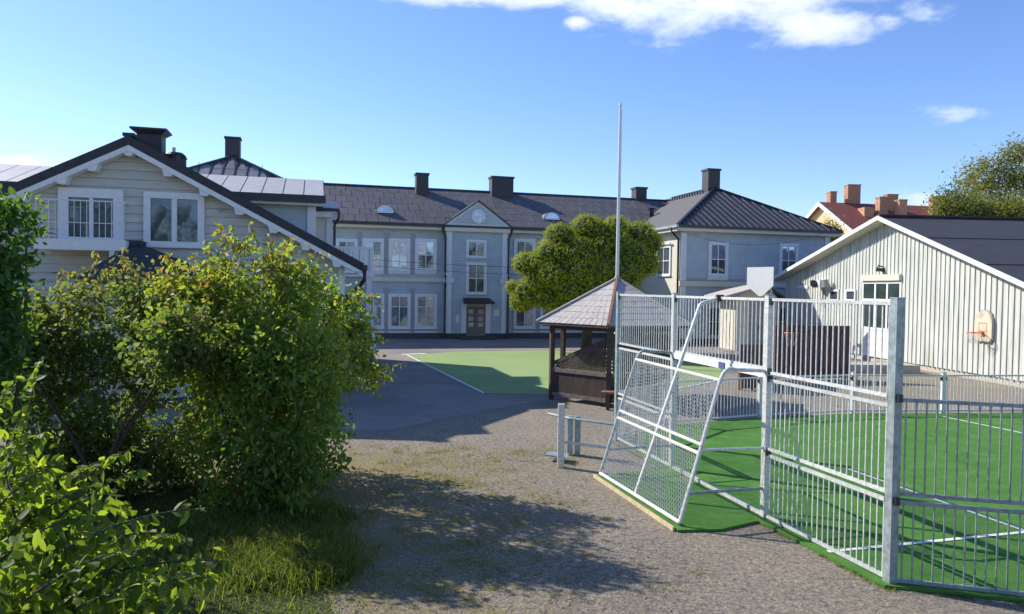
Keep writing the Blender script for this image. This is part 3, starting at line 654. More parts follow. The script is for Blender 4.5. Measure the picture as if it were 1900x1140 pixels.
tt, z = hx(323, 274, 1.9); b = MB(); b.tube([HF(tt, 1.9, 6), HF(tt, 1.9, z)], .05, 8); obj(b, 'vent_pipe', m_galv, house)
# cross volume with pale metal roof
cr = 4.99; EZ2 = 5.79; RZ2 = 6.70
b = MB(); b.fbox(HF, -9.0, cr-.28, 2.9, 8.0, 0, EZ2-.12); obj(b, 'upper_storey', m_wingwall, house)
b = MB(); b.slab([HF(-9.3, 2.5, EZ2), HF(cr, 2.5, EZ2), HF(cr, 5.5, RZ2), HF(-9.3, 5.5, RZ2)], .08); b.slab([HF(-9.3, 5.5, RZ2), HF(cr, 5.5, RZ2), HF(cr, 8.5, EZ2), HF(-9.3, 8.5, EZ2)], .08); obj(b, 'dormer_roof', m_black, house)
pw = .62
k = 0
while cr-.03-pw*(k) > -9.2:
    a1 = cr-.03-pw*k; a0 = a1-pw+.035; h0, h1 = .02, .985
    f = lambda t, h: HF(t, 2.5+3*h, EZ2+(RZ2-EZ2)*h+.03)
    b = MB(); b.slab([f(a0, h0), f(a1, h0), f(a1, h1), f(a0, h1)], .028); obj(b, 'roof_panel', m_metalroof, house); k += 1
b = MB(); b.fbox(HF, -9.3, cr+.03, 2.36, 2.5, EZ2-.2, EZ2+.03); obj(b, 'gutter', m_black, house)
b = MB(); b.fbox(HF, -9.2, cr-.05, 2.5, 2.9, EZ2-.27, EZ2-.13); obj(b, 'fascia', m_white, house)
b = MB(); b.fbox(HF, cr-.52, cr-.26, 2.86, 2.9, 3, EZ2-.28); obj(b, 'corner_board', m_white, house)
# rear part of the house, seen between dormer and school
RN_ = 7.2; rt_, zt_ = HF.at(616, 388, RN_); rg, _ = HF.at(630, 388, RN_-.4)
b = MB(); b.fbox(HF, 3.5, rt_, RN_, 12, 0, zt_-.12); obj(b, 'rear_wing', m_cream, house)
b = MB(); b.slab([HF(3.3, RN_-.45, zt_-.02), HF(rg, RN_-.45, zt_-.02), HF(rg, 9.5, zt_+.55), HF(3.3, 9.5, zt_+.55)], .12); obj(b, 'rear_roof', m_black, house)
b = MB(); b.fbox(HF, 4.5, rt_+.02, RN_-.35, RN_, zt_-.34, zt_-.14); b.fbox(HF, rt_-.2, rt_+.02, RN_-.04, RN_-.001, 3, zt_-.35); obj(b, 'corner_board', m_white, house)
downpipe(house, [HF(rg-.02, RN_-.4, zt_-.1), HF(rg-.02, RN_-.4, zt_-.35), HF(rt_+.1, RN_-.06, zt_-.6), HF(rt_+.1, RN_-.06, .3)], .05)
# front porch with dark hip roof
pt0, _ = HF.at(150, 500, -1.6); pt1, _ = HF.at(385, 500, -1.6)
b = MB(); b.fbox(HF, pt0+.3, pt1-.3, -1.7, .39, .25, 3.05); obj(b, 'porch_wall', m_gableboard, house, label='pale grey porch wall below the dark hipped roof')
b = MB(); b.fbox(HF, pt0+.32, pt1-.32, -1.68, .39, -.1, .25); obj(b, 'foundation', m_plinth, house)
tp, zp = HF.at(248, 452, -.2)
b = MB(); e = 3.12
p0, p1, p2, p3 = HF(pt0, -2.05, e), HF(pt1, -2.05, e), HF(pt1+.35, .4, e), HF(pt0, .4, e); top = HF(tp, -.3, zp); topb = HF(tp+.1, .4, zp)
b.slab([p0, p1, top], .1); b.slab([p1, p2, topb, top], .1); b.slab([p3, p0, top, topb], .1); obj(b, 'porch_roof', m_roofdark, house)
b = MB(); b.fbox(HF, tp-.12, tp+.2, -.4, .39, zp-.06, zp+.07); obj(b, 'ridge_cap', m_roofdark, house)
# balcony in front of the left window
bt0, bzz = HF.at(62, 462, -.7); bt1, _ = HF.at(234, 462, -.7); _, bz1 = HF.at(150, 443, -.7)
b = MB(); b.fbox(HF, bt0, bt1, -.75, .39, bzz, bz1-.02); bal = obj(b, 'balcony', m_white, house)
rt0, rz1 = HF.at(44, 368, -.7); rt1, _ = HF.at(232, 368, -.7)
b = MB(); zr = rz1
b.tube([HF(bt0+.03, .35, zr), HF(bt0+.03, -.62, zr), HF(bt0+.1, -.7, zr), HF(bt1-.1, -.7, zr), HF(bt1-.03, -.62, zr), HF(bt1-.03, .35, zr)], .018, 6)
b.tube([HF(bt0+.05, -.7, zr-.55), HF(bt1-.05, -.7, zr-.55)], .012, 6); obj(b, 'handrail', m_white, bal)
for k in range(15):
    t = bt0+.05+(bt1-bt0-.1)*k/14; b = MB(); b.tube([HF(t, -.7, bz1-.02), HF(t, -.7, zr)], .009, 5, cap=False); obj(b, 'baluster', m_white, bal)
tt, _ = HF.at(207, 480, -.75); b = MB(); b.fbox(HF, tt-.06, tt+.06, -.72, -.6, 0, bzz-.003); obj(b, 'balcony_post', m_white, bal)
# side balcony block with white slatted rail and stairs
s0, s1, sn0, sn1 = 5.0, 6.6, 4.8, 7.2
b = MB(); b.fbox(HF, s0, s1, sn0, sn1, .25, 3.35); obj(b, 'side_porch', m_wingwall, house)
for t in (s1-.16,):
    b = MB(); b.fbox(HF, t, t+.18, sn0-.04, sn0, 0, 3.35); obj(b, 'corner_board', m_white, house)
b = MB(); b.fbox(HF, s0, s1+.1, sn0-.1, sn1+.1, 3.36, 3.5); sb = obj(b, 'side_balcony', m_white, house)
b = MB(); b.fbox(HF, s0, s1+.06, sn0-.07, sn0+.0, 4.32, 4.4); obj(b, 'handrail', m_white, sb)
b = MB(); b.fbox(HF, s1, s1+.07, sn0+.01, sn1+.1, 4.32, 4.4); obj(b, 'handrail', m_white, sb)
k = 0; t = s0
while t < s1: b = MB(); b.fbox(HF, t, t+.08, sn0-.05, sn0-.02, 3.5, 4.319); obj(b, 'slat', m_white, sb); t += .11
t = sn0+.06
while t < sn1: b = MB(); b.fbox(HF, s1+.02, s1+.05, t, t+.08, 3.5, 4.319); obj(b, 'slat', m_white, sb); t += .11
# stair flight towards the camera
b = MB()
for i in range(6): b.fbox(HF, s0+.5, s1-.03, sn0-.08-.27*(i+1), sn0-.08-.27*i, 0, 1.05-.175*i)
obj(b, 'stair', m_concrete, house)
for k in range(9):
    n1_ = sn0-.1-.2*k; zt = 2.0-(.2*k)*.62
    b = MB(); b.fbox(HF, s1, s1+.03, n1_-.185, n1_, .02, zt); obj(b, 'stair_board', m_trim, house)
    b = MB(); b.fbox(HF, s0+.45, s0+.48, n1_-.185, n1_, .02, zt); obj(b, 'stair_board', m_trim, house)
b = MB(); b.beam(HF(s1+.015, sn0-.1, 2.05), HF(s1+.015, sn0-1.95, 2.05-1.85*.62), .1, .06); obj(b, 'handrail', m_white, house)
# ============================================================ shed hall on the right
SF = Frame(16.25, 31.8, -85)       # t grows towards the camera; outside is -n (left)
hall = thing('wooden_hall', 'low pale green wooden hall with vertical battens and broad charcoal gable roof', 'building', SF(0, 0, 0))
SZ = 6.36; sL, sR = .245, .355; tL, tR = -10.2, 9.6
def hz(t): return SZ-(sL*-t if t < 0 else sR*t)
ta_, za_ = SF.at(1682, 672.6); tb_, zb_ = SF.at(1887, 706)
def sb_(t): return za_+(zb_-za_)*(t-ta_)/(tb_-ta_) if t > ta_-2 else za_-(zb_-za_)*2/(tb_-ta_)
zl = max(.3, min(.8, sb_(tL)))
v = [SF(tL+.4, 0, sb_(tL)), SF(ta_-2, 0, sb_(tL)), SF(tR-.4, 0, max(.02, sb_(tR))), SF(tR-.4, 0, hz(tR-.4)-.12), SF(0, 0, SZ-.12), SF(tL+.4, 0, hz(tL+.4)-.12)]
w = [p+SF.n*14 for p in v]; b = MB(); b.add(v+w, [(0, 1, 2, 3, 4, 5), (11, 10, 9, 8, 7, 6)]+[(i, i+6, (i+1) % 6+6, (i+1) % 6) for i in range(6)]); obj(b, 'wall', m_shedwall, hall)
b = MB(); b.fbox(SF, tL+.42, tR-.42, .06, 13.9, -.1, sb_(tL)+.05); obj(b, 'foundation', m_concrete, hall)
OH = .62
OPEN = []
ta, z1 = SF.at(1604, 511); tb, _ = SF.at(1670, 556); OPEN.append((ta-.14, tb+.14, -1, z1))
for px in (1549, 1580): ta, z1 = SF.at(px-7, 541); tb, z0 = SF.at(px+7, 556); OPEN.append((ta-.1, tb+.1, z0-.1, z1+.1))
nb = 0; t = tL+.45
while t < tR-.4:
    z0b = sb_(t)+random.uniform(-.03, .02) if t > ta_-2 else sb_(tL)
    if t < 8.9:
        zlo, zhi = max(.0, z0b), hz(t+.03)-.14
        spans = [(zlo, zhi)]
        for (oa, ob, oz0, oz1) in OPEN:
            if oa < t+.06 and t < ob: spans = [q for (a, c) in spans for q in ((a, min(c, oz0)), (max(a, oz1), c)) if q[1]-q[0] > .15]
        for (a, c) in spans:
            b = MB(); b.fbox(SF, t, t+.06, -.035, 0, a, c); obj(b, 'batten', m_shedwall, hall)
    t += .27
RD = Vector((1, .06, 0)).normalized()       # ridge direction
def sp(t, out, z): return SF(t, 0, z)+SF.n*(-out)
def back(p, L): return p+RD*L
r0, r1, r2 = sp(tL, OH, hz(tL)), sp(0, OH, SZ), sp(tR, OH, hz(tR))
b = MB(); b.slab([r0, r1, back(r1, 26), back(r0, 26)], .12); obj(b, 'roof', m_roofgable, hall)
b = MB(); b.slab([r1, r2, back(r2, 26), back(r1, 26)], .12); obj(b, 'roof', m_roofgable, hall)
for p, q in ((r0, r1), (r1, r2)):
    dz = Vector((0, 0, -.02)); b = MB(); v = [p+Vector((0, 0, .03)), q+Vector((0, 0, .03)), q-Vector((0, 0, .15)), p-Vector((0, 0, .15))]
    w = [x-SF.n*.04 for x in v]; b.add(v+w, [(0, 3, 2, 1), (4, 5, 6, 7), (0, 1, 5, 4), (1, 2, 6, 5), (2, 3, 7, 6), (3, 0, 4, 7)]); obj(b, 'bargeboard', m_white, hall)
    b = MB(); b.slab([p-Vector((0, 0, .13)), q-Vector((0, 0, .13)), q-Vector((0, 0, .13))+SF.n*(OH-.01), p-Vector((0, 0, .13))+SF.n*(OH-.01)], .03); obj(b, 'soffit', m_cream, hall)
b = MB(); b.beam(r1+Vector((0, 0, .05)), back(r1, 26)+Vector((0, 0, .05)), .3, .06); obj(b, 'ridge_cap', m_roofgable, hall)
for f in (.33, .66):   # felt laps on the near slope
    a = r1+(r2-r1)*f+Vector((0, 0, .012)); b = MB(); b.beam(a, back(a, 26), .06, .02); obj(b, 'felt_lap', m_black, hall)
# entrance: transom over glazed doors
ta, z1 = SF.at(1604, 527); tb, z0 = SF.at(1670, 556)
window(SF, hall, ta, tb, z0, z1, 0, 3, 1, .12, m_glassgreen, trim=m_white, bar=.12, proud=.04, name='transom_window')
b = MB(); b.fbox(SF, ta-.1, tb+.1, -.14, 0, z1+.13, z1+.40); obj(b, 'roller_blind_box', m_cream, hall)
_, z3 = SF.at(1636, 563); _, z4 = SF.at(1636, 609)
window(SF, hall, ta, tb, z4, z3, 0, 3, 1, .1, m_glassgreen, trim=m_white, bar=.14, sill=False, proud=.04, name='door_glazing')
k = 7
for i in range(k):
    a = ta+(tb-ta)*i/k+.01; c = ta+(tb-ta)*(i+1)/k-.01; b = MB(); b.fbox(SF, a, c, -.06, -.0, sb_(ta)+.02, z4-.12); obj(b, 'door_board', m_white, hall)
b = MB(); tt, z = SF.at(1640, 500); b.fbox(SF, tt-.1, tt+.1, -.3, -.04, z-.1, z+.05); b.tube([SF(tt, -.04, z+.1), SF(tt, -.25, z+.16), SF(tt, -.32, z)], .03, 6); obj(b, 'wall_lamp', m_black, hall)
for px in (1549, 1580):
    ta, z1 = SF.at(px-7, 541); tb, z0 = SF.at(px+7, 556); window(SF, hall, ta, tb, z0, z1, 0, 1, 1, .09, gk, trim=m_white)
ta, z1 = SF.at(1481, 530); tb, z0 = SF.at(1500, 536); b = MB(); b.fbox(SF, ta, tb, -.06, -.036, z0, z1); obj(b, 'name_plate', m_white, hall)
# speaker / floodlight cluster
tt, z = SF.at(1531, 527); fl = thing('floodlight', 'white box floodlight with black lens on the hall wall', 'floodlight', SF(tt, -.3, z-.2))
b = MB(); b.fbox(SF, tt-.45, tt+.3, -.45, -.04, z-.2, z+.18); obj(b, 'housing', m_white, fl)
b = MB(); b.tube([SF(tt-.1, -.46, z+.02), SF(tt-.1, -.62, z-.02)], .17, 14, .2); obj(b, 'lens', m_black, fl)
b = MB(); b.tube([SF(tt+.65, -.05, z-.35), SF(tt+.65, -.3, z-.1), SF(tt+.65, -.35, z+.2)], .14, 10); obj(b, 'speaker_horn', m_vent, fl)
b = MB(); b.tube([SF(tt, -.1, z-.3), SF(tt, -.12, z-1.1)], .05, 6); obj(b, 'conduit', m_vent, fl)
# wall basketball hoop
def hoop_board(fr, n, tc, zc, w, h, label, flat=False):
    th = thing('basketball_hoop', label, 'basketball hoop', fr(tc, n-.15, zc-h/2))
    k = 14; pts = [(-w/2, -h/2+.12), (-w/2+.1, -h/2), (w/2-.1, -h/2), (w/2, -h/2+.12)]
    pts += [(math.cos(math.pi*i/k)*w/2, h/2-w/2+math.sin(math.pi*i/k)*w/2*1.0) for i in range(k+1)]
    def plate(sc, n0, n1):
        b = MB(); m = len(pts); vs = [fr(tc+a*sc, n0, zc+c*sc) for a, c in pts]+[fr(tc+a*sc, n1, zc+c*sc) for a, c in pts]
        b.add(vs, [tuple(range(m)), tuple(range(2*m-1, m-1, -1))]+[((i+1) % m, i, i+m, (i+1) % m+m) for i in range(m)]); return b
    obj(plate(1.06, n-.10, n-.06), 'board_rim', m_vent, th); obj(plate(1, n-.13, n-.10), 'backboard', m_board, th)
    b = MB(); s = .2
    for a0, a1, c0, c1 in ((-s, s, .08, .11), (-s, s, -.2, -.17), (-s, -s+.03, -.17, .08), (s-.03, s, -.17, .08)): b.fbox(fr, tc+a0, tc+a1, n-.134, n-.13, zc+c0, zc+c1)
    obj(b, 'target_square', m_orange, th)
    ring = [fr(tc+math.cos(2*math.pi*i/20)*.23, n-.45+math.sin(2*math.pi*i/20)*.23, zc-.24) for i in range(21)]
    obj(MB().tube(ring, .014, 6), 'rim', m_orange, th)
    b = MB(); b.fbox(fr, tc-.06, tc+.06, n-.24, n-.13, zc-.3, zc-.2); obj(b, 'rim_bracket', m_orange, th)
    b = MB()
    for i in range(12):
        a = 2*math.pi*i/12
        for sgn in (-1, 1):
            a2 = a+sgn*.35; b.tube([fr(tc+math.cos(a)*.22, n-.45+math.sin(a)*.22, zc-.25), fr(tc+math.cos(a2)*.13, n-.45+math.sin(a2)*.13, zc-.62)], .005, 4, cap=False)
    obj(b, 'net', m_net, th); return th
tt, z = SF.at(1825, 605, -.1)
hoop_board(SF, 0, tt, z, .86, 1.08, 'rounded worn backboard with orange rim mounted low on the battened hall wall')
# low plank debris along hall base
b = MB(); p = G(1716, 683); b.beam((p.x-1.2, p.y+1.4, .1), (p.x+.9, p.y-1.6, .1), .5, .18); o = obj(b, 'timber_ledge', m_paleplank); tag(recenter(o), 'long pale timber ledge lying on the gravel against the hall foundation', 'timber ledge')
b = MB(); p = G(1625, 692); b.box(p.x-1.2, p.x+1.6, p.y-.2, p.y+.9, 0, .32); o = obj(b, 'concrete_ramp', m_concrete); tag(recenter(o), 'low pale concrete ramp below the glazed hall entrance', 'ramp')
# ============================================================ red roofed house far behind
YF = Frame(33.4, 80, -80)
yh = thing('apartment_house', 'yellow rendered house with red tiled roof and brick chimneys behind the hall', 'house', YF(0, 0, 0))
YZ = 12.85; ys = .58; yw = 7.5
v = [YF(-yw, 0, 0), YF(yw, 0, 0), YF(yw, 0, YZ-ys*yw-.1), YF(0, 0, YZ-.1), YF(-yw, 0, YZ-ys*yw-.1)]; w = [p+YF.n*20 for p in v]
b = MB(); b.add(v+w, [(0, 1, 2, 3, 4), (9, 8, 7, 6, 5)]+[(i, i+5, (i+1) % 5+5, (i+1) % 5) for i in range(5)]); obj(b, 'wall', m_yellow, yh)
for sg in (-1, 1):
    a, c = YF(0, -.5, YZ), YF(sg*(yw+.6), -.5, YZ-ys*(yw+.6)); L_ = YF.n*21
    b = MB(); b.slab([a, c, c+L_, a+L_], .15); obj(b, 'roof', m_redroof, yh)
    b = MB(); v = [a+Vector((0, 0, .02)), c+Vector((0, 0, .02)), c-Vector((0, 0, .45)), a-Vector((0, 0, .45))]; w = [x-YF.n*.06 for x in v]
    b.add(v+w, [(0, 3, 2, 1), (4, 5, 6, 7), (0, 1, 5, 4), (1, 2, 6, 5), (2, 3, 7, 6), (3, 0, 4, 7)]); obj(b, 'bargeboard', m_white, yh)
for px0, px1, pyt, dt, zb in ((1537, 1550, 356, -.3, 12.2), (1569, 1595, 343, .0, 12), (1628, 1645, 366, 3.4, 10), (1642, 1664, 361, .8, 11.5), (1664, 1680, 371, 4.2, 9.5), (1727, 1749, 365, 1.5, 11)):
    Y = 81-dt; a = P(px0, pyt, Y); c = P(px1, pyt, Y); fr = Frame(a.x, Y, 3)
    w = (c-a).x
    chimney(fr, yh, w/2, 0, w*.92, .9, zb, a.z, .05, mt=m_brick)
b = MB(); p = P(1609, 375, 78); b.box(p.x-.5, p.x+.5, 77.5, 79, 9.5, p.z-.6); obj(b, 'roof_hatch', m_brick, yh)
# ============================================================ utility shed and freestanding basket
uf = Frame(11.5, 38.0, 5)
ut = thing('utility_shed', 'small cream shed with grey doors standing in front of the right school wing', 'shed', uf(0, 0, 0))
b = MB(); b.fbox(uf, 0, 2.2, 0, 2.2, 0, 2.8); obj(b, 'wall', m_cream, ut)
for a, c in ((.72, 1.4), (1.43, 2.1)):
    b = MB(); b.fbox(uf, a, c, -.05, 0, .1, 2.55); d = obj(b, 'door', m_vent, ut)
    b = MB(); b.fbox(uf, a+.5, a+.56, -.08, -.05, 1.1, 1.3); obj(b, 'handle', m_black, d)
b = MB(); b.slab([uf(-.75, -.5, 2.82), uf(1.35, -.5, 3.42), uf(1.35, 2.6, 3.42), uf(-.75, 2.6, 2.82)], .1); obj(b, 'roof', m_shingle, ut)
b = MB(); b.slab([uf(1.35, -.5, 3.42), uf(2.4, -.5, 2.86), uf(2.4, 2.6, 2.86), uf(1.35, 2.6, 3.42)], .1); obj(b, 'roof', m_roofdark, ut)
b = MB(); v = [uf(0, 0, 2.8), uf(2.2, 0, 2.8), uf(1.35, 0, 3.3)]; w = [p+uf.n*.1 for p in v]; b.add(v+w, [(0, 1, 2), (5, 4, 3)]); obj(b, 'gable', m_cream, ut)
bf = Frame(11.55, 36.4, -55)
bs = thing('basketball_stand', 'freestanding basketball stand with white tapering backboard beside the cream shed', 'basketball stand', bf(.5, .6, 0))
b = MB(); pts = [(0, 4.25), (1.5, 4.25), (1.5, 3.35), (.9, 2.85), (.7, 2.85), (0, 3.35)]
vs = [bf(a, 0, c) for a, c in pts]+[bf(a, .05, c) for a, c in pts]; b.add(vs, [(0, 5, 4, 3, 2, 1), tuple(range(6, 12))]+[(i, (i+1) % 6, (i+1) % 6+6, i+6) for i in range(6)]); obj(b, 'backboard', m_white, bs)
b = MB(); b.tube([bf(.75, .95, 0), bf(.75, .95, 3.0), bf(.75, .6, 3.5), bf(.75, .05, 3.7)], .07, 8); obj(b, 'pole', m_galvd, bs)
ring = [bf(.75+math.cos(2*math.pi*i/18)*.23, -.3+math.sin(2*math.pi*i/18)*.23, 2.66) for i in range(19)]; obj(MB().tube(ring, .02, 6), 'rim', m_galv, bs)
# brown plank screens
def planks(name, label, a, b_, h, mtl=m_brownplank, w=.145):
    a = Vector((*a, 0)); b_ = Vector((*b_, 0)); L_ = (b_-a).length; fr = Frame(a.x, a.y, math.degrees(math.atan2((b_-a).y, (b_-a).x)))
    th = thing(name, label, 'plank screen', fr(L_/2, 0, 0)); n = int(L_/(w+.012))
    m = MB().box(0, w, -.011, .011, .06, h).mesh('plank', mtl)
    for i in range(n):
        o = put(m, 'plank', th, fr(i*(w+.012), 0, 0)-fr(L_/2, 0, 0), (random.uniform(-.003, .003), random.uniform(-.004, .004), fr.ang))
    for z in (.3, h-.25):
        b = MB(); b.fbox(fr, 0, L_, .0125, .06, z, z+.09); obj(b, 'rail', mtl, th)
    for t in (0.03, L_/2, L_-.12):
        b = MB(); b.fbox(fr, t, t+.09, .0605, .15, 0, h-.02); obj(b, 'post', mtl, th)
    return th
planks('plank_screen', 'tall dark red brown plank screen in front of the hall behind the pitch', (9.15, 25.6), (11.95, 26.0), 1.9)
planks('plank_screen', 'short low red brown plank screen left of the taller one, seen above the goal arm', (7.05, 22.7), (7.9, 22.9), 1.42)
planks('plank_screen', 'side return of red brown planks running back from the short low screen', (7.9, 22.95), (9.1, 25.5), 1.42)
# orange toy hoop on tall screen
tt = P(1467, 618, 25.45); ring = [(tt.x+math.cos(2*math.pi*i/16)*.23, tt.y-.05+math.sin(2*math.pi*i/16)*.2, tt.z) for i in range(17)]
th = thing('small_hoop', 'small orange hoop with ragged net hanging on the tall brown screen', 'hoop', tuple(tt))
obj(MB().tube(ring, .02, 6), 'rim', m_orange, th); b = MB()
for i in range(8):
    a = 2*math.pi*i/8; b.tube([(tt.x+math.cos(a)*.22, tt.y-.05+math.sin(a)*.19, tt.z), (tt.x+math.cos(a+.5)*.12, tt.y-.05+math.sin(a+.5)*.1, tt.z-.45)], .006, 4)
obj(b, 'net', m_net, th)
# ============================================================ cage
def post(p, h, w, label, clamps, ang, mtl=None, name='fence_post'):
    fr = Frame(p.x, p.y, math.degrees(ang)); th = thing(name, label, 'fence post', (p.x, p.y, 0), 'posts of the sports cage')
    b = MB(); b.fbox(fr, -w/2, w/2, -w/2, w/2, .0, h); obj(b, 'shaft', mtl or m_galv, th)
    b = MB(); b.fbox(fr, -w/2-.004, w/2+.004, -w/2-.004, w/2+.004, h, h+.015); obj(b, 'cap', m_galvd, th)
    for z in clamps:
        b = MB(); b.fbox(fr, -w/2-.03, w/2+.03, -.03, .03, z-.04, z+.04); obj(b, 'clamp', m_clamp, th)
    return th
BARM = {}
def bar_mesh(h, w, mtl):
    k = (round(h, 3), w, mtl.name)
    if k not in BARM: BARM[k] = MB().box(-w/2, w/2, -w/2, w/2, 0, h).mesh('bar', mtl)
    return BARM[k]
def panel(a, c, rows, label, gap=.08, step=.1, rail=.038, bw=.012, mtl=None, name='barred_fence', inset=.06, group='barred panels of the sports cage'):
    mtl = mtl or m_galv; d = (c-a); L_ = d.length; d.normalize(); ang = math.atan2(d.y, d.x)
    th = thing(name, label, 'fence panel', tuple((a+c)/2), group); base = wloc(th)
    for (z0, z1) in rows:
        for z in (z0, z1):
            b = MB(); b.beam(a+d*inset+Vector((0, 0, z)), c-d*inset+Vector((0, 0, z)), rail, rail); obj(b, 'rail', mtl, th)
        n = int((L_-2*inset)/step); m = bar_mesh(z1-z0-rail, bw, mtl)
        for i in range(n+1):
            q = a+d*(inset+(L_-2*inset)*(i+.5)/(n+1))+Vector((0, 0, z0+rail/2))-base
            o = put(m, 'bar', th, q, (0, 0, ang))
    return th
angF = math.atan2((D-A).y, (D-A).x)
R3 = [(.07, .88), (.97, 1.88), (1.98, 2.95)]
post(A, 3.0, .09, 'tall steel cage post farthest away, right beside the gazebo roof', (.92, 1.93, 2.9), angF, m_galvd)
post(B, 3.0, .09, 'tall steel cage post at the far side of the leaning goal net', (1.93, 2.9), angF)
post(C, 3.0, .09, 'tall pale steel cage post at the near side of the goal mouth', (.92, 1.9, 2.0, 2.92), angF)
post(D, 3.0, .098, 'thick blue grey corner post nearest the camera where tall and low fence meet', (.9, 1.97), angF, m_galvd)  # dark blue grey steel: shade on the post's front put into its colour
panel(A, B, R3, 'tall three row barred panel between the two farthest tall posts by the gazebo')
panel(B, C, [(2.03, 2.95)], 'single barred panel high above the goal mouth')
panel(C, D, R3, 'tall three row barred panel nearest the camera, ending at the thick corner post')
# threshold and crossbar of goal mouth
b = MB(); b.beam(B+Vector((0, 0, .07)), C+Vector((0, 0, .07)), .05, .05); o = obj(b, 'ground_rail', m_galv); tag(recenter(o), 'galvanised ground rail across the goal mouth', 'rail')
# low fence to the right from corner post
lowR = [(.06, .88), (.97, 1.95)]
post(E1, 2.0, .09, 'low cage post right of the picture edge on the near fence', (.9, 1.9), angF, m_galvd)
panel(D, E1, lowR, 'two row low grey panel starting at the thick corner post, nearest the camera', mtl=m_galvd, step=.1, bw=.014)
# far low fence
R1 = [(.08, .98)]
far = [F1, F2, F3, F4, F5]
post(F1, 1.05, .07, 'short post of the far fence half hidden behind the goal net', (.9,), .4)
post(F2, 1.05, .09, 'short white far fence post seen through the goal mouth', (.9,), .3)
post(F3, 1.05, .09, 'short far fence post seen through the near tall panel', (.9,), .3)
post(F4, 1.05, .09, 'short far fence post just right of the thick corner post', (.9,), .1)
post(F5, 1.05, .09, 'short far fence post at the right picture edge', (.9,), .1)
panel(A, F1, R1, 'low far panel running from the tallest far post behind the goal net', step=.1)
panel(F1, F2, R1, 'low far panel with shadowed gravel behind, seen through the goal mouth', step=.1)
panel(F2, F3, R1, 'low far panel seen through the tall near panel below the brown screen', step=.1)
panel(F3, F4, R1, 'low far panel right behind the thick corner post', step=.1)
panel(F4, F5, R1, 'low far panel at the right edge below the wall hoop', step=.1)
# leaning goal
goal = thing('leaning_goal', 'galvanised goal with leaning diamond mesh back panel bolted to the cage fence', 'goal', (2.3, 10.8, 0))
b0, b1 = Vector((1.47, 11.87, .08)), Vector((2.19, 9.39, .08)); u0, u1 = Vector((2.11, 12.4, 1.9)), Vector((2.75, 9.66, 1.9))
def q(s, r): return (b0*(1-s)+b1*s)*(1-r)+(u0*(1-s)+u1*s)*r
b = MB(); b.tube([b0, b1], .028, 8); obj(b, 'bottom_rail', m_goal, goal)
b = MB(); b.tube([q(0, .475), q(1, .475)], .024, 8); obj(b, 'middle_rail', m_goal, goal)
b = MB(); b.tube([q(0, .535), q(1, .535)], .024, 8); obj(b, 'middle_rail', m_goal, goal)
b = MB(); b.tube([q(0, .99), q(1, .99)], .026, 8); obj(b, 'top_rail', m_goal, goal)
def bend(p0, p1, c, n=6):    # quadratic curve
    return [p0*(1-i/n)**2+c*2*(1-i/n)*(i/n)+p1*(i/n)**2 for i in range(n+1)]
for s, pst, nm in ((0, B, 'side_arm'), (1, C, 'side_arm')):
    top_ = q(s, 1); c = q(s, 1.09); e = Vector((pst.x, pst.y, 2.0)); m_ = c+(e-c)*.25; m_.z = 2.02
    b = MB(); b.tube([q(s, 0), q(s, .5)]+bend(q(s, .97), m_, c+Vector((0, 0, .02)))+[e], .026, 8); obj(b, nm, m_galv if s else m_galvd, goal)
# tall middle stay
T0 = Vector((1.83, 10.68, .05)); T1 = Vector((2.80, 10.98, 2.86)); T2 = Vector((3.11, 11.03, 2.95))
b = MB(); b.tube([T0, T0+(T1-T0)*.5]+bend(T0+(T1-T0)*.985, T1+(T2-T1)*.22, T1, 5)+[T2], .03, 8); obj(b, 'middle_stay', m_goal, goal)
b = MB(); b.tube([T2-Vector((.06, 0, 0)), T2+Vector((.05, 0, 0))], .05, 8); obj(b, 'clamp', m_clamp, goal)
b = MB(); b.tube([q(1, .5)+Vector((0, 0, .0)), Vector((C.x, C.y, .97))], .018, 6); obj(b, 'tie_bar', m_galv, goal)
b = MB(); b.tube([q(1, .2), Vector((C.x, C.y, .43))], .022, 6); obj(b, 'tie_bar', m_galvd, goal)
b = MB(); b.tube([q(0, .5), Vector((B.x, B.y, .97))], .018, 6); obj(b, 'tie_bar', m_galv, goal)
b = MB(); b.tube([q(0, .2), Vector((B.x, B.y, .43))], .022, 6); obj(b, 'tie_bar', m_galvd, goal)
b = MB(); dBC = (C-B).normalized(); b.beam(B+dBC*.06+Vector((0, 0, 1.96)), C-dBC*.06+Vector((0, 0, 1.96)), .07, .1); obj(b, 'crossbar', m_white, goal)
b = MB(); x = B+dBC*1.55; b.beam(x+Vector((-.04, 0, 1.96)), x+dBC*.16+Vector((-.04, 0, 1.96)), .02, .09); obj(b, 'blue_band', mat('blue_tape', (.07, .1, .25)), goal)
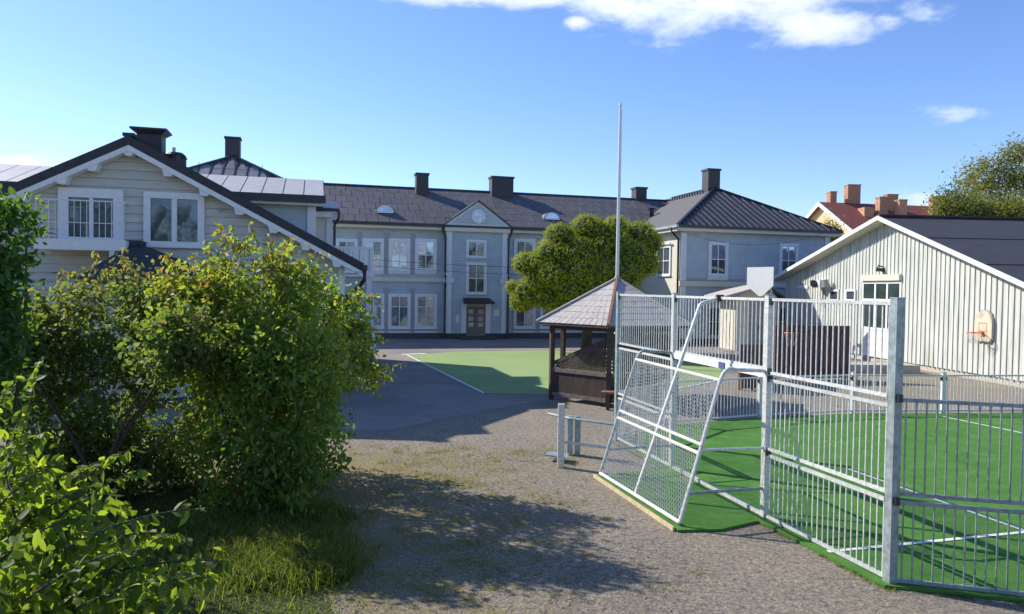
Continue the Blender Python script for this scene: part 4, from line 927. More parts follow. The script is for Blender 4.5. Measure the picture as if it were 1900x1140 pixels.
# diamond mesh
b = MB(); Ls = (b1-b0).length; Lr = (u0-b0).length; st = .062; sl_ = 1.75
def seg(p, r): b.beam(p, r, .0075, .006)
for sec0, sec1 in ((.01, .47), (.54, .985)):
    h = (sec1-sec0)*Lr; dx = h/sl_
    x = -dx
    while x < Ls:
        for sg in (1, -1):
            xa, xb = (x, x+dx) if sg > 0 else (x+dx, x)
            ra, rb = 0.0, 1.0; A_, B_ = xa, xb
            # clip to 0..Ls
            def cl(lo_, hi_):
                pass
            tlo, thi = 0, 1
            dd = xb-xa
            for lim_, s_ in ((0, 1), (Ls, -1)):
                fa_ = (xa-lim_)*s_; fb_ = (xb-lim_)*s_
                if fa_ < 0 and fb_ < 0: tlo = 2
                elif fa_ < 0: tlo = max(tlo, fa_/(fa_-fb_))
                elif fb_ < 0: thi = min(thi, fa_/(fa_-fb_))
            if tlo < thi:
                p_ = q((xa+dd*tlo)/Ls, sec0+(sec1-sec0)*tlo); r_ = q((xa+dd*thi)/Ls, sec0+(sec1-sec0)*thi); seg(p_, r_)
        x += st
ms = obj(b, 'diamond_mesh', m_galv, goal); ms['kind'] = 'stuff'
# barrier left of the goal
br = thing('metal_barrier', 'short galvanised pipe barrier standing on gravel left of the leaning goal', 'barrier', (.87, 12.55, 0))
b = MB(); b.box(.815, .925, 12.5, 12.6, 0, 1.09); obj(b, 'post', m_galv, br)
b = MB(); b.tube([(.9, 12.54, .44), (1.68, 12.2, .42)], .024, 8); obj(b, 'rail', m_galv, br)
br2 = thing('metal_barrier', 'second lower pipe barrier just behind the white barrier post, with foot plate', 'barrier', (1.14, 13.56, 0))
for x in (1.05, 1.19):
    b = MB(); b.box(x, x+.1, 13.45, 13.56, 0, .72); obj(b, 'post', m_galvd, br2)
b = MB(); b.tube([(.72, 13.85, .70), (1.1, 13.42, .69), (1.9, 12.9, .68)], .026, 8); obj(b, 'rail', m_galvd, br2)
b = MB(); b.slab([(.62, 13.0, .12), (1.0, 12.75, .12), (1.05, 13.1, .12), (.7, 13.25, .12)], .03); b.box(.8, .86, 12.95, 13.05, 0, .09); obj(b, 'foot_plate', m_galvd, br2)
# ============================================================ gazebo
gc_ = Vector((2.96, 20.9, 0)); gaz = thing('gazebo', 'weathered brown hexagonal gazebo with grey shingle roof and lattice sides', 'gazebo', tuple(gc_))
angs = [R(197+60*i) for i in range(6)]
def gp(i, r, z): a = angs[i % 6]; return gc_+Vector((math.cos(a)*r, math.sin(a)*r, z))
RL, RE, ZE, ZA = 1.92, 2.36, 2.12, 3.34
for i in range(6):
    b = MB(); fr = Frame(gp(i, RL, 0).x, gp(i, RL, 0).y, math.degrees(angs[i])); b.fbox(fr, -.06, .06, -.06, .06, 0, ZE-.02); obj(b, 'post', m_wood, gaz)
    b = MB(); b.beam(gp(i, RL+.02, ZE-.09), gp(i+1, RL+.02, ZE-.09), .07, .14); obj(b, 'beam', m_wood, gaz)
    # roof face: rows of shingles
    a0, a1, ap = gp(i, RE, ZE), gp(i+1, RE, ZE), gc_+Vector((0, 0, ZA))
    b = MB(); b.slab([a0, a1, ap], .05); f = obj(b, 'roof', m_wood, gaz)
    nr = 8
    for r in range(nr):
        f0, f1 = r/nr, min((r+1)/nr+.02, .985)
        L0, L1 = a0+(ap-a0)*f0, a1+(ap-a1)*f0; M0, M1 = a0+(ap-a0)*f1, a1+(ap-a1)*f1
        up = Vector((0, 0, 1)); nn = (a1-a0).cross(ap-a0).normalized(); nn = nn if nn.z > 0 else -nn
        cnt_ = max(1, int((L1-L0).length/.19)) if i in (0, 5) else 1
        for k in range(cnt_):
            s0_, s1_ = k/cnt_+.004, (k+1)/cnt_-.004
            lift = .024+random.uniform(0, .005)
            v = [L0+(L1-L0)*s0_+nn*.012, L0+(L1-L0)*s1_+nn*.012, M0+(M1-M0)*s1_+nn*.006, M0+(M1-M0)*s0_+nn*.006,
                 L0+(L1-L0)*s0_+nn*lift, L0+(L1-L0)*s1_+nn*lift, M0+(M1-M0)*s1_+nn*.016, M0+(M1-M0)*s0_+nn*.016]
            obj(MB().hexa(v), 'shingle', m_shingle, gaz)
for i in range(6):
    b = MB(); b.beam(gp(i, RE+.02, ZE+.05), gc_+Vector((0, 0, ZA+.05)), .07, .05); obj(b, 'hip_cap', m_rust if i == 1 else m_shingle, gaz)
b = MB(); b.tube([gc_+Vector((0, 0, ZA-.05)), gc_+Vector((0, 0, ZA+.12))], .12, 10, .05); obj(b, 'finial', m_shingle, gaz)
# sides: edge 0 (front left) has sloping lattice; edge 1 (front right) full lattice; others low lattice
def side(i, full):
    p0, p1 = gp(i, RL, 0), gp(i+1, RL, 0); L_ = (p1-p0).length; fr = Frame(p0.x, p0.y, math.degrees(math.atan2((p1-p0).y, (p1-p0).x)))
    def top(t): return .98+(1.78-.98)*t/L_ if not full else 1.85
    b = MB(); b.beam(fr(.06, 0, top(.06)), fr(L_-.06, 0, top(L_-.06)), .05, .1); obj(b, 'top_board', m_wood, gaz)
    for z in (.12, .78): b = MB(); b.fbox(fr, .06, L_-.06, -.05, .03, z, z+.10); obj(b, 'rail', m_railwood, gaz)
    b = MB(); b.fbox(fr, .1, L_-.1, .06, .42, .42, .46); obj(b, 'bench_seat', m_shingle, gaz)
    # lattice lower
    b = MB(); x = -.6
    while x < L_:
        for sg in (1, -1):
            pts = [(x, .21), (x+.57, .78)] if sg > 0 else [(x+.57, .21), (x, .78)]
            (xa, zA), (xb, zB) = pts
            def cx(xa, za, xb, zb):
                lo_, hi_ = .06, L_-.06; t0_, t1_ = 0., 1.
                for lim_, s_ in ((lo_, 1), (hi_, -1)):
                    fa_, fb_ = (xa-lim_)*s_, (xb-lim_)*s_
                    if fa_ < 0 and fb_ < 0: return None
                    if fa_ < 0: t0_ = max(t0_, fa_/(fa_-fb_))
                    if fb_ < 0: t1_ = min(t1_, fa_/(fa_-fb_))
                return (xa+(xb-xa)*t0_, za+(zb-za)*t0_, xa+(xb-xa)*t1_, za+(zb-za)*t1_) if t0_ < t1_ else None
            r_ = cx(xa, zA, xb, zB)
            if r_: o_ = .012*sg; b.beam(fr(r_[0], o_, r_[1]), fr(r_[2], o_, r_[3]), .012, .035)
        x += .06
    lt = obj(b, 'lattice', m_wood, gaz); lt['kind'] = 'stuff'
    # upper diagonal slats: chevron
    k = 0; x = -1.2
    while x < L_+.3:
        zb0 = .9
        # line going down-right to up-left for left half, mirrored right
        pts = []
        a0x, a1x = x, x+1.1
        N_ = 24; run = []
        for j in range(N_+1):
            xx = a0x+(a1x-a0x)*j/N_; zz = zb0+(1.1)*j/N_*1.0
            if .06 < xx < L_-.06 and zz < top(xx)-.03: run.append((xx, zz))
        if len(run) > 1:
            b = MB(); b.beam(fr(run[0][0], -.012, run[0][1]), fr(run[-1][0], -.012, run[-1][1]), .012, .05); obj(b, 'slat', m_wood, gaz)
        run = []
        for j in range(N_+1):
            xx = a1x-(a1x-a0x)*j/N_; zz = zb0+1.1*j/N_
            if .06 < xx < L_-.06 and zz < top(xx)-.03: run.append((xx, zz))
        if len(run) > 1:
            b = MB(); b.beam(fr(run[0][0], .012, run[0][1]), fr(run[-1][0], .012, run[-1][1]), .012, .05); obj(b, 'slat', m_wood, gaz)
        x += .095
side(0, False); side(1, True); side(2, True)
b = MB(); fr = Frame(gp(1, RL, 0).x, gp(1, RL, 0).y, -12)
bn = thing('wooden_bench', 'small low wooden bench against the gazebo corner beside the cage', 'bench', fr(.3, -.35, 0))
b.fbox(fr, -.15, 1.0, -.5, -.22, .42, .47); obj(b, 'seat', m_rust, bn)
for t in (-.02, .22, .9): b = MB(); b.fbox(fr, t, t+.08, -.45, -.3, 0, .42); obj(b, 'leg', m_wood, bn)
# flagpole
fp = thing('flagpole', 'tall white flagpole rising behind the gazebo roof', 'flagpole', (4.25, 30, 0))
b = MB(); tp_ = P(1146, 197, 30); b.tube([(4.25, 30, 0), (4.25, 30, 5), (4.25, 30, tp_.z)], .085, 10, .045); obj(b, 'pole', m_flag, fp)
b = MB(); b.tube([(4.25, 30, tp_.z), (4.25, 30, tp_.z+.1)], .07, 10, .05); obj(b, 'finial', m_flag, fp)
b = MB(); b.tube([(4.33, 29.97, 1.2), (4.31, 29.97, tp_.z-.1)], .008, 4); obj(b, 'halyard', m_galvd, fp)
# overhead cables
def cable(p0, p1, sag, label):
    p0, p1 = Vector(p0), Vector(p1); pts = [p0+(p1-p0)*i/16-Vector((0, 0, sag*4*(i/16)*(1-i/16))) for i in range(17)]
    o = obj(MB().tube(pts, .012, 5), 'overhead_cable', m_cable); tag(recenter(o), label, 'cable')
cable(P(640, 478, 38), P(1195, 494, 42), .25, 'thin upper cable stretched low across the long school facade')
cable(P(650, 490, 36), P(1190, 512, 40), .2, 'thin lower cable stretched across the long school facade')
cable(P(1240, 420, 40.5), P(1530, 432, 42), .85, 'thin slack cable hanging across the front of the right school wing')
# ============================================================ foliage
def leaf_mesh(name, mtl, cen, size, aspect=.5, tone=None, droop=.3, updir=None, spread=1.0, nrm=None):
    n = len(cen); cen = np.asarray(cen, float)
    d = rng.normal(size=(n, 3)); 
    if updir is not None: d = d*spread+np.asarray(updir)
    d /= np.linalg.norm(d, axis=1)[:, None]+1e-9
    r = rng.normal(size=(n, 3)); x = np.cross(d, r); x /= np.linalg.norm(x, axis=1)[:, None]+1e-9
    nr = np.cross(x, d)
    if nrm is not None:
        nr = nrm+rng.normal(size=(n, 3))*.45; nr /= np.linalg.norm(nr, axis=1)[:, None]; d = np.cross(nr, rng.normal(size=(n, 3))); d /= np.linalg.norm(d, axis=1)[:, None]+1e-9; x = np.cross(d, nr)
    s = size*(.6+.8*rng.random(n))[:, None]
    base = cen; tip = cen+d*s-np.array([0, 0, 1])*s*droop
    big = n < 90000
    def at_(f, w, lift): return cen+(tip-cen)*f+nr*s*lift+x*s*aspect*.5*w
    if big:
        V = np.stack([base, at_(.28, .85, .07), at_(.66, .8, .07), tip, at_(.66, -.8, .07), at_(.28, -.85, .07), at_(.5, 0, .0)], 1).reshape(-1, 3); nv = 7
        tri = np.array([0, 1, 6, 1, 2, 6, 2, 3, 6, 3, 4, 6, 4, 5, 6, 5, 0, 6])
    else:
        V = np.stack([base, at_(.5, 1, .08), tip, at_(.5, -1, .08)], 1).reshape(-1, 3); nv = 4; tri = np.array([0, 1, 2, 0, 2, 3])
    nt_ = len(tri)//3
    me = bpy.data.meshes.new(name); me.vertices.add(nv*n); me.vertices.foreach_set('co', V.ravel())
    idx = (np.arange(n)*nv)[:, None]+tri; me.loops.add(3*nt_*n); me.loops.foreach_set('vertex_index', idx.ravel().astype(np.int32))
    me.polygons.add(nt_*n); me.polygons.foreach_set('loop_start', (np.arange(nt_*n)*3).astype(np.int32)); me.polygons.foreach_set('loop_total', np.full(nt_*n, 3, np.int32))
    me.update(calc_edges=True)
    at = me.attributes.new('rnd', 'FLOAT', 'FACE')
    t = rng.random(n) if tone is None else np.clip(tone+rng.normal(size=n)*.16, 0, 1)
    at.data.foreach_set('value', np.repeat(t, nt_)); me.materials.append(mtl); return me
def fol(name, me, parent, kind='stuff'):
    w = wloc(parent); n = len(me.vertices); a = np.empty(n*3); me.vertices.foreach_get('co', a); a = a.reshape(-1, 3)-np.array(w); me.vertices.foreach_set('co', a.ravel())
    me.update(); o = put(me, name, parent)
    if kind: o['kind'] = kind
    return o
def clump_points(clumps, n, shell=.5):
    """clumps: (x,y,z,rx,ry,rz). leaves mostly in the outer shell of every clump"""
    c = np.array(clumps, float); vol = (c[:, 3]*c[:, 4]*c[:, 5])**(2/3); idx = rng.choice(len(c), n, p=vol/vol.sum())
    d = rng.normal(size=(n, 3)); d /= np.linalg.norm(d, axis=1)[:, None]
    r = (shell+(1-shell)*rng.random(n))**.8*(1+.08*rng.normal(size=n))
    return c[idx, :3]+d*c[idx, 3:6]*r[:, None], idx, d
def sprigs(pts, dirs, k, length, jit):
    """put k leaves along a short twig starting at each point"""
    n = len(pts); t = rng.random((n, k))[..., None]*length
    dd = dirs[:, None, :]+rng.normal(size=(n, k, 3))*jit
    return (pts[:, None, :]+dd*t).reshape(-1, 3)
def stems(parent, base, targets, r0, mtl=m_bark, name='stem', bow=.25):
    for i, t in enumerate(targets):
        base_i = Vector(base)+Vector((random.uniform(-.25, .25), random.uniform(-.2, .2), 0)); t = Vector(t)
        mid = (base_i+t)/2+Vector((random.uniform(-bow, bow), random.uniform(-bow, bow), (t.z-base_i.z)*.12))
        pts = bend(base_i, t, mid, 7); obj(MB().tube(pts, r0*random.uniform(.7, 1.1), 6, r0*.2), name, mtl, parent, smooth=True)
from mathutils import noise as mnoise
def shrub(name, label, cat, base, clumps, n, mtl, size, nst=7, r0=.035, tonebias=0, sprig=6, slen=.22, group=None, berries=0, shoots=90, gap=.0):
    th = thing(name, label, cat, base, group)
    pts, idx, d = clump_points(clumps, int(n/sprig*1.35), .3)
    keep = np.array([mnoise.noise(Vector(p)*2.6)+.55*mnoise.noise(Vector(p)*6.5) > gap-.12 for p in pts])
    pts, idx, d = pts[keep], idx[keep], d[keep]
    up = d+np.array([0, 0, .6]); P_ = sprigs(pts, up, sprig, slen, .5)
    ct = rng.random(len(clumps)); ti = np.repeat(ct[idx], sprig)
    # leafy shoots breaking the outline
    c_ = np.array(clumps); top = c_[:, 2] > np.percentile(c_[:, 2], 35); ci = rng.choice(np.where(top)[0], shoots)
    Q = []; tq = []; tw = MB()
    for i in ci:
        dd = rng.normal(size=3)*np.array([1, 1, .5])+np.array([0, 0, .9]); dd /= np.linalg.norm(dd); s0 = c_[i, :3]+dd*c_[i, 3:6]*.75
        L_ = rng.uniform(.15, .42); k = int(L_*70); t = rng.random(k)**.8
        bendv = rng.normal(size=3)*.25
        q_ = s0+dd*t[:, None]*L_+bendv*(t[:, None]**2)*L_+rng.normal(size=(k, 3))*.035*(1.3-t[:, None]); Q.append(q_); tq.append(ct[i]*.5+.5+rng.random(k)*.2)
        tw.tube([s0-dd*.1, s0+dd*L_*.5+bendv*.25*L_, s0+dd*L_+bendv*L_], .004, 4, .002, cap=False)
    P_ = np.concatenate([P_]+Q); ti = np.concatenate([ti]+tq)
    zz = P_[:, 2]; tn = ti*.3+.12+.45*(zz-zz.min())/(np.ptp(zz)+1e-6)+tonebias  # shade low in the shrub put into leaf tone, with younger tops lighter
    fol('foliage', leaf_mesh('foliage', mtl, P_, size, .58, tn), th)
    o = obj(tw, 'twigs', m_bark, th); o['kind'] = 'stuff'
    tg = random.sample(clumps, min(nst, len(clumps))); stems(th, base, [(c[0], c[1], c[2]) for c in tg], r0)
    if berries:
        bp, _, _ = clump_points(clumps, berries, .9); m = MB()
        for p in bp:
            for _ in range(6):
                c = Vector(p)+Vector((random.gauss(0, .03), random.gauss(0, .03), random.gauss(0, .02))); r = .012
                m.add([c+Vector(v)*r for v in ((1, 0, 0), (0, 1, 0), (-1, 0, 0), (0, -1, 0), (0, 0, 1), (0, 0, -1))], [(0, 1, 4), (1, 2, 4), (2, 3, 4), (3, 0, 4), (1, 0, 5), (2, 1, 5), (3, 2, 5), (0, 3, 5)])
        o = obj(m, 'berries', m_berry, th); o['kind'] = 'stuff'
    return th
def blob(px, py, Y, r, ry=None, rzz=None, low=.0):
    p = P(px, py+low*r*FPX/Y, Y); return (p.x, p.y, max(p.z, .3), r, ry or r, rzz or r)
# big yellow-green shrub beside the path
cl = []
for px, py, Y, r in ((420, 500, 10.2, .42), (435, 470, 10.2, .22), (470, 530, 10, .5), (510, 500, 10.2, .28), (560, 520, 10.1, .34), (610, 540, 10, .36), (640, 565, 10, .30), (650, 610, 10, .3), (620, 640, 9.8, .42), (560, 600, 9.7, .5), (480, 610, 9.7, .5),
                     (400, 600, 9.9, .5), (350, 560, 10.2, .35), (330, 540, 10.4, .22), (420, 700, 9.7, .5), (500, 700, 9.5, .55), (580, 700, 9.6, .48), (640, 700, 9.9, .32), (672, 690, 10, .18), (480, 790, 9.5, .5), (560, 790, 9.6, .48), (610, 780, 9.9, .34),
                     (400, 790, 9.8, .42), (520, 870, 9.6, .5), (470, 900, 9.7, .4), (570, 860, 9.8, .36), (690, 712, 10.1, .1), (390, 520, 10.3, .25), (380, 680, 10, .4), (440, 850, 9.8, .45), (540, 930, 9.5, .35), (480, 960, 9.5, .3), (600, 830, 9.7, .35), (410, 900, 9.8, .4), (590, 900, 9.6, .28), (350, 830, 10.2, .3), (440, 450, 10.2, .1), (500, 485, 10.2, .12)):
    back_ = 0 if px < 585 else 1.5
    cl.append(blob(px, py, Y+back_, r*.84*(1+back_*.08), low=.75 if py < 620 else 0))
for x, y, z, r in ((-3.2, 12.0, .7, .42), (-3.3, 12.2, 1.5, .45), (-3.9, 12.0, 1.0, .6), (-3.6, 11.6, 2.2, .5), (-4.4, 11.4, 1.6, .6), (-2.9, 11.4, 1.5, .35), (-4.2, 10.9, 2.5, .5), (-3.3, 10.9, 2.8, .4), (-4.6, 10.5, 2.9, .4), (-3.2, 11.2, .5, .4)): cl.append((x, y, z, r, r, r))
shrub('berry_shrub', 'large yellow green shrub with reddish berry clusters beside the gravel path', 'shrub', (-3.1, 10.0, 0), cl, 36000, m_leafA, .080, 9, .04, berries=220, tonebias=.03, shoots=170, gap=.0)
cl = []
for px, py, Y, r in ((150, 505, 9.6, .24), (185, 478, 9.8, .13), (215, 520, 9.6, .26), (255, 500, 9.9, .17), (280, 545, 9.8, .3), (95, 545, 9.4, .26), (60, 580, 9.4, .35), (130, 600, 9.3, .4), (210, 600, 9.3, .38), (290, 610, 9.7, .35), (345, 590, 10, .28), (30, 640, 9.2, .4), (110, 690, 9.1, .45), (200, 700, 9.2, .45),
                     (280, 700, 9.6, .4), (350, 680, 10, .34), (370, 760, 10, .28), (20, 740, 9, .45), (100, 790, 9, .45), (190, 800, 9.2, .42), (260, 820, 9.6, .34), (330, 880, 9.9, .3), (235, 470, 10, .12), (320, 545, 10.2, .2), (160, 880, 9.2, .45), (300, 930, 9.6, .35), (60, 880, 9, .45), (220, 930, 9.2, .4), (5, 560, 9.3, .3), (365, 540, 10.3, .16), (400, 920, 9.7, .3), (120, 960, 8.8, .4), (325, 560, 8.1, .28), (365, 575, 8.1, .25), (300, 590, 8.0, .3), (350, 620, 8.0, .28), (40, 560, 8.8, .3), (0, 575, 8.6, .3), (75, 555, 9.0, .22), (20, 610, 8.6, .35), (70, 640, 8.8, .35), (-20, 640, 8.6, .4), (-30, 560, 8.6, .35)):
    cl.append(blob(px, py+(30 if py < 600 else 0), Y+1.2, r*1.0, low=.9 if py < 600 else .2))
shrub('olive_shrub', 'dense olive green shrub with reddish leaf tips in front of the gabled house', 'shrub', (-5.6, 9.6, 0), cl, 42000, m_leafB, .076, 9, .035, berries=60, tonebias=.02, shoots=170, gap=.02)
cl = [blob(px, py, Y, r) for px, py, Y, r in ((-6, 405, 8.2, .12), (14, 425, 8.2, .1), (-30, 450, 8, .22), (5, 480, 8.1, .13), (-50, 530, 7.9, .33), (12, 520, 8.2, .13), (-30, 590, 8, .2), (-80, 480, 7.8, .5), (-100, 600, 7.8, .6), (-100, 720, 7.8, .6), (48, 440, 8.4, .06), (45, 540, 8.3, .08), (-20, 660, 8, .25))]
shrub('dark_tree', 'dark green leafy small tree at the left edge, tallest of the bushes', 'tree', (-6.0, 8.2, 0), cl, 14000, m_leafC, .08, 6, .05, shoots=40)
# foreground shrub, large leaves
fs = thing('arching_shrub', 'bright green foreground shrub with long arching leafy branches at lower left', 'shrub', (-2.9, 4.9, 0))
def leaf1(mtl):
    b = MB(); v = [(0, 0, 0), (.25, .30, .04), (.62, .30, .02), (1, 0, -.16), (.62, -.30, .02), (.25, -.30, .04), (.3, 0, -.01), (.66, 0, -.04)]
    b.add(v, [(0, 6, 1), (1, 6, 7, 2), (2, 7, 3), (0, 5, 6), (5, 4, 7, 6), (4, 3, 7)]); return b.mesh('leaf', mtl)
lm_ = leaf1(m_leafD)
branches = []
def br_px(p0, p1, Y0, Y1, arch):
    a = P(*p0, Y0); c = P(*p1, Y1); m = (a+c)/2+Vector((0, 0, arch)); return bend(a, c, m, 14)
spec = [((150, 1080), (425, 1042), 4.6, 4.7, .10), ((120, 1020), (372, 945), 4.7, 4.9, .12), ((200, 1060), (330, 990), 4.6, 4.7, .08), ((60, 1000), (262, 870), 4.9, 5.3, .10), ((100, 940), (250, 830), 5.2, 5.6, .1), ((20, 900), (75, 665), 5.2, 5.2, .02), ((10, 880), (40, 760), 5.1, 5.1, .02),
        ((-20, 960), (120, 850), 5, 5.3, .1), ((0, 1040), (160, 950), 4.6, 4.9, .08), ((40, 1120), (230, 1020), 4.3, 4.5, .08), ((140, 1130), (300, 1080), 4.3, 4.4, .06), ((-10, 860), (90, 800), 5.3, 5.4, .05), ((120, 900), (200, 850), 5.3, 5.6, .05),
        ((200, 1000), (350, 1000), 4.9, 5.0, .08), ((10, 1000), (180, 900), 5.0, 5.2, .1), ((150, 1120), (400, 1070), 4.5, 4.55, .07), ((-30, 800), (30, 700), 5.4, 5.4, .03)]
cand = []
for sp_ in spec:
    pts = br_px(*sp_); branches.append(pts)
    obj(MB().tube(pts, .010, 5, .003), 'branch', m_bark, fs, smooth=True)
    for i in range(1, len(pts)-1):
        for _ in range(3):
            f = random.random(); p = pts[i]*(1-f)+pts[i+1]*f; dr = (pts[i+1]-pts[i]).normalized()
            cand.append((p, dr))
random.shuffle(cand)
for p, dr in cand[:290]:
    s = random.uniform(.065, .115); side_ = random.choice((-1, 1)); x = dr.cross(Vector((0, 0, 1))).normalized()*side_
    d_ = (x*random.uniform(.3, 1)+dr*random.uniform(.2, .9)+Vector((0, 0, random.uniform(-1.1, .1)))).normalized()
    qn = d_.to_track_quat('X', 'Z') @ Vector((0, 0, 1)).rotation_difference(Vector((random.gauss(0, .3), random.gauss(0, .3), 1)).normalized())
    o = put(lm_, 'leaf', fs, p-wloc(fs)); o.scale = (s, s, s); o.rotation_mode = 'QUATERNION'; o.rotation_quaternion = qn
P_ = []
rest = cand[290:]
for p, dr in rest: P_.append(p)
cl = [blob(px, py, Y, r) for px, py, Y, r in ((60, 1010, 5.2, .26), (140, 1010, 5.3, .22), (10, 960, 5.4, .26), (90, 1090, 4.8, .28), (180, 1070, 5.0, .22), (20, 1140, 4.5, .34), (150, 1150, 4.6, .3), (230, 1120, 4.9, .18), (-30, 1020, 5, .36), (130, 940, 5.5, .14), (60, 900, 5.6, .14), (260, 1160, 4.5, .2), (-20, 880, 5.6, .2), (210, 1010, 5.3, .14))]
pts, idx, d = clump_points(cl, 620, .3); P2 = sprigs(pts, d+np.array([0, 0, .5]), 5, .18, .6)
P2 = np.concatenate([P2, np.array([list(p) for p in P_])]) if P_ else P2
fol('foliage', leaf_mesh('foliage', m_leafD, P2, .088, .6, rng.random(len(P2))*.8, droop=.5), fs)
stems(fs, (-2.9, 4.9, 0), [tuple(b_[0]) for b_ in branches[:9]], .02)
# pruned globe willow
wl = thing('globe_willow', 'dense rounded yellow green willow with billowing lobes behind the gazebo', 'tree', (3.6, 35.5, 0))
cl = []
for px, py, r in ((1089, 424, 28), (1042, 440, 28), (1110, 432, 25), (1140, 424, 25), (1181, 440, 31), (1197, 455, 26), (1140, 456, 33), (1168, 475, 37), (1029, 472, 32), (1083, 464, 26), (1089, 480, 30), (1007, 488, 25), (984, 492, 26), (1033, 508, 35),
                  (1077, 505, 38), (1105, 506, 34), (1121, 494, 30), (1152, 505, 40), (988, 545, 32), (962, 536, 16), (1020, 553, 28), (976, 562, 22), (1058, 532, 32), (1032, 562, 20), (1102, 532, 34), (1150, 540, 34), (1190, 492, 28), (1060, 475, 26), (1115, 460, 24), (1065, 555, 26), (1005, 520, 26)):
    e = max(0, 1-((px-1080)/140)**2-((py-495)/100)**2)
    for dy, k_ in ((-2.7*math.sqrt(e), 1), (1.2*math.sqrt(e)+.3, 1.1)):
        Y = 36+dy; q_ = P(px, py, Y); rr = r/38*(Y/36)*k_*.95; cl.append((q_.x, q_.y, q_.z, rr, rr, rr*.86))
cl = [(c[0]+(c[0]-3.6)*.06, c[1], c[2]+.05, c[3]*.96, c[4]*.9, c[5]*.9) for c in cl]
pts, idx, d = clump_points(cl, 34000, 1.0); P_ = sprigs(pts, d, 4, .06, .5)
ct = rng.random(len(cl)); fol('foliage', leaf_mesh('foliage', m_leafW, P_, .07, .6, np.repeat(ct[idx], 4)*.3+.35, droop=.0, nrm=np.repeat(d, 4, 0)), wl)
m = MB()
for c in cl:  # solid dark core added inside every lobe to block light between leaves
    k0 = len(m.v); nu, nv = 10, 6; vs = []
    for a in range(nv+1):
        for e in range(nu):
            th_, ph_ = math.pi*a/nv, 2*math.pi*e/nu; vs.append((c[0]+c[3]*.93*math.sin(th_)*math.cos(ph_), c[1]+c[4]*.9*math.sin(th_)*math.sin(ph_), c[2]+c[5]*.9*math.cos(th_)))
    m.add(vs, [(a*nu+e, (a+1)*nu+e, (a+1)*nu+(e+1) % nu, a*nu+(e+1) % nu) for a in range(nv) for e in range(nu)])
o = obj(m, 'occlusion_core', mat('dark_occlusion_core', (.035, .05, .010), .9, var=.4, scale=8, bump=1, bscale=15), wl); o['kind'] = 'stuff'
obj(MB().tube([(3.6, 35.5, 0), (3.65, 35.5, 1.5), (3.6, 35.5, 3.4)], .28, 9, .16), 'trunk', m_bark, wl, smooth=True)
stems(wl, (3.6, 35.5, 1.2), [c[:3] for c in random.sample(cl, 10)], .09, name='limb')
# trees beyond the hall
def tree(label, base, top, cl, n, mtl, size, group='trees beyond the hall', tr=.2):
    th = thing('broadleaf_tree', label, 'tree', base, group); b_ = Vector(base)
    pts, idx, d = clump_points(cl, n//5, .2); P_ = sprigs(pts, d+np.array([0, 0, .3]), 5, size*3.5, .7); ct = rng.random(len(cl))
    fol('crown', leaf_mesh('crown', mtl, P_, size, .55, np.repeat(ct[idx], 5)*.5+.15), th)
    obj(MB().tube([b_, b_+Vector((.1, 0, top*.4)), b_+Vector((-.1, 0, top*.75))], tr, 8, tr*.3), 'trunk', m_bark, th, smooth=True)
    stems(th, (base[0], base[1], top*.35), [c[:3] for c in random.sample(cl, min(9, len(cl)))], tr*.35, name='limb')
cl = []
for px, py, r in ((1890, 285, 1.0), (1870, 300, .9), (1830, 310, .8), (1800, 320, .7), (1860, 335, 1.2), (1820, 345, 1.1), (1790, 340, .6), (1895, 340, 1.2), (1845, 375, 1.3), (1800, 370, .9), (1885, 385, 1.3), (1930, 320, 1.6), (1950, 280, 1.2), (1940, 380, 1.6)):
    q_ = P(px, py, 55+random.uniform(-1.5, 1.5)); cl.append((q_.x, q_.y, q_.z, r*.75, r, r*.6))
tree('tall airy olive green birch rising behind the hall roof at the right edge', (36.5, 55, 0), 14, cl, 19000, m_leafT, .16)
cl = []
for px, py, r in ((1765, 372, .6), (1750, 392, .7), (1775, 395, .8), (1800, 398, .9), (1830, 395, .9), (1745, 380, .4), (1870, 400, 1), (1900, 395, 1)):
    q_ = P(px, py, 50+random.uniform(-1, 1)); cl.append((q_.x, q_.y, q_.z, r*.85, r, r*.7))
tree('lower yellow green tree crown just above the charcoal hall ridge', (31, 50, 0), 9, cl, 14000, m_leafT, .16, tr=.15)
cl = []
for px, py, r in ((1541, 424, .38), (1536, 440, .5), (1550, 440, .4), (1540, 455, .7)):
    q_ = P(px, py, 56); cl.append((q_.x, q_.y, q_.z, r, r, r))
tree('small yellow green tree top between the school wing and the hall roof', (24.3, 56, 0), 7, cl, 3000, m_leafT, .15, tr=.1)
cl = []
for k in range(46):  # unseen trees added behind the camera as something for the panes to reflect
    x = -46+92*k/45+random.uniform(-1.5, 1.5); y = -24+random.uniform(-5, 3); h_ = random.uniform(4.5, 9.5)
    for z in np.arange(1.5, h_, 1.7): cl.append((x+random.uniform(-1, 1), y, z, 1.6, 1.3, 1.2))
pts, idx, d = clump_points(cl, 16000, .2); me = leaf_mesh('added_tree_belt', m_leafC, pts, .55, .7, rng.random(len(pts)))
o = put(me, 'added_tree_belt'); tag(o, 'unseen belt of dark trees added behind the viewer for the window panes to mirror', 'tree belt'); o['kind'] = 'stuff'
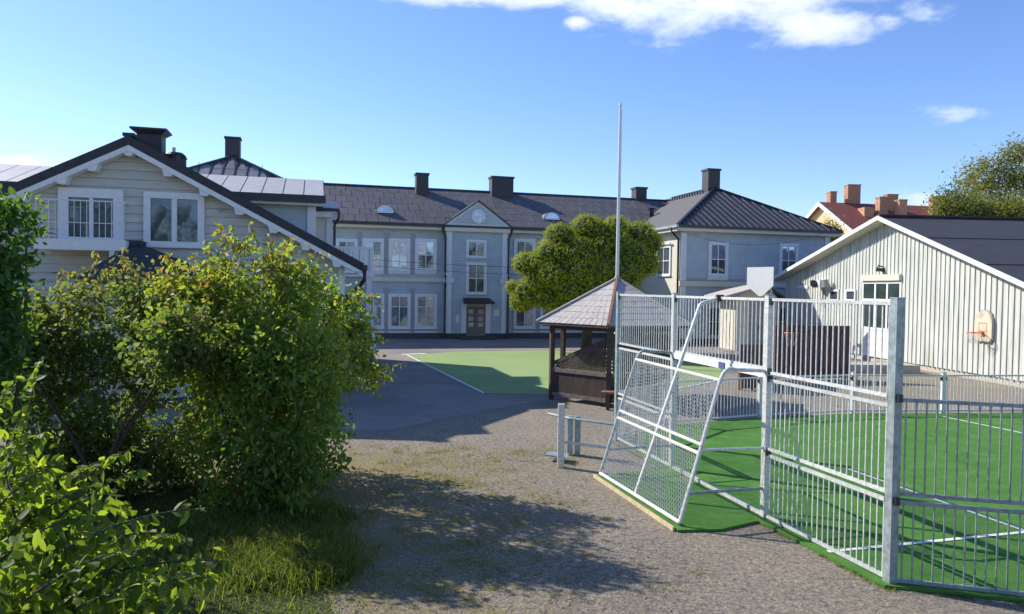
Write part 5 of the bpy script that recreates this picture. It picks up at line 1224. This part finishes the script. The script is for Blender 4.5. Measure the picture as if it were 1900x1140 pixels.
# ------------------------------------------------------------ grass
def blades(name, label, pts, h, w, mtl, lean=.35):
    n = len(pts); pts = np.asarray(pts); a = rng.random(n)*2*math.pi; hh = h*(.5+rng.random(n)); x = np.stack([np.cos(a), np.sin(a), np.zeros(n)], 1)*w
    ln = rng.normal(size=(n, 3))*lean; ln[:, 2] = 1; ln /= np.linalg.norm(ln, axis=1)[:, None]
    mid = pts+ln*hh[:, None]*.55; tip = pts+ln*hh[:, None]*.9+np.stack([ln[:, 0], ln[:, 1], np.zeros(n)-.2], 1)*hh[:, None]*.6
    V = np.stack([pts-x/2, pts+x/2, mid+x*.35, mid-x*.35, tip], 1).reshape(-1, 3)
    me = bpy.data.meshes.new(name); me.vertices.add(5*n); me.vertices.foreach_set('co', V.ravel())
    idx = (np.arange(n)*5)[:, None]+np.array([0, 1, 2, 0, 2, 3, 3, 2, 4]); me.loops.add(9*n); me.loops.foreach_set('vertex_index', idx.ravel().astype(np.int32))
    me.polygons.add(3*n); me.polygons.foreach_set('loop_start', (np.arange(3*n)*3).astype(np.int32)); me.polygons.foreach_set('loop_total', np.full(3*n, 3, np.int32)); me.update(calc_edges=True)
    at = me.attributes.new('rnd', 'FLOAT', 'FACE'); at.data.foreach_set('value', np.repeat(rng.random(n), 3)); me.materials.append(mtl)
    o = put(me, name); tag(o, label, 'grass'); o['kind'] = 'stuff'; return o
def scatter(n, x0, x1, y0, y1, edge):
    p = np.stack([rng.uniform(x0, x1, n), rng.uniform(y0, y1, n), np.zeros(n)], 1)
    return p[[edge(a, b) for a, b in p[:, :2]]]
def bank(x, y):
    lim_ = np.interp(y, [3, 5, 8, 10.2, 12.2], [-1.6, -1.5, -1.8, -2.4, -4.2]); return x < lim_+rng.normal()*.2
blades('lawn_grass', 'short sunlit lawn grass under the bushes at lower left', scatter(30000, -5, -1.0, 4.3, 11, bank), .055, .010, m_grass)
tall = []
for px, py, s in ((560, 1000, .35), (600, 1020, .3), (500, 990, .35), (440, 1000, .35), (620, 1040, .22), (520, 950, .3), (470, 1040, .3), (570, 940, .25), (400, 960, .3), (540, 1030, .3)):
    g = G(px, py+25); tall.append(np.stack([rng.normal(g.x, s, 1500), rng.normal(g.y, s, 1500), np.zeros(1500)], 1))
tall = np.concatenate(tall); tall = tall[tall[:, 0] < -1.75+.22*rng.normal(size=len(tall))]
blades('tall_grass', 'tall uncut grass tufts around the foot of the yellow green shrub', tall, .22, .012, m_grass, .45)
pth = []
for _ in range(420):
    x = random.gauss(-.9, 1.3); y = random.uniform(6.5, 14)
    if x > 2.2 or (x > 1.3 and y > 9): continue
    k = random.randint(12, 80); s = random.uniform(.04, .18); pth.append(np.stack([rng.normal(x, s, k), rng.normal(y, s, k), np.zeros(k)], 1))
blades('path_weeds', 'sparse yellowing grass growing through the gravel path', np.concatenate(pth), .032, .010, m_drygrass, .8)
edge_ = []
for a, c in ((A, B), (C, D), (D, E1)):
    for k in range(60):
        p = a+(c-a)*random.random(); m = random.randint(3, 14); edge_.append(np.stack([rng.normal(p.x-.1, .05, m), rng.normal(p.y-.1, .05, m), np.zeros(m)], 1))
blades('edge_weeds', 'tiny weeds along the outer edge of the artificial pitch', np.concatenate(edge_), .04, .008, m_grass, .6)
# loose stones on the path
n = 2600; m = MB()
for _ in range(n):
    y = random.uniform(6.4, 15); x = random.uniform(-2.2, 2.6)
    if x > 1.2 and y > 9: continue
    if x > 2.0: continue
    r = random.uniform(.006, .016)*(1+.6*(random.random() > .93)); c = Vector((x, y, r*.3))
    vv = [c+Vector((math.cos(a)*r*random.uniform(.7, 1.2), math.sin(a)*r*random.uniform(.7, 1.2), 0)) for a in (0, 1.57, 3.14, 4.71)]+[c+Vector((random.uniform(-.3, .3)*r, random.uniform(-.3, .3)*r, r*.7))]
    m.add(vv, [(0, 1, 4), (1, 2, 4), (2, 3, 4), (3, 0, 4)])
o = obj(m, 'loose_stones', mat('loose_stone', (.30, .27, .24), .9, var=.4, scale=15)); tag(o, 'loose small stones scattered over the gravel path', 'stones'); o['kind'] = 'stuff'
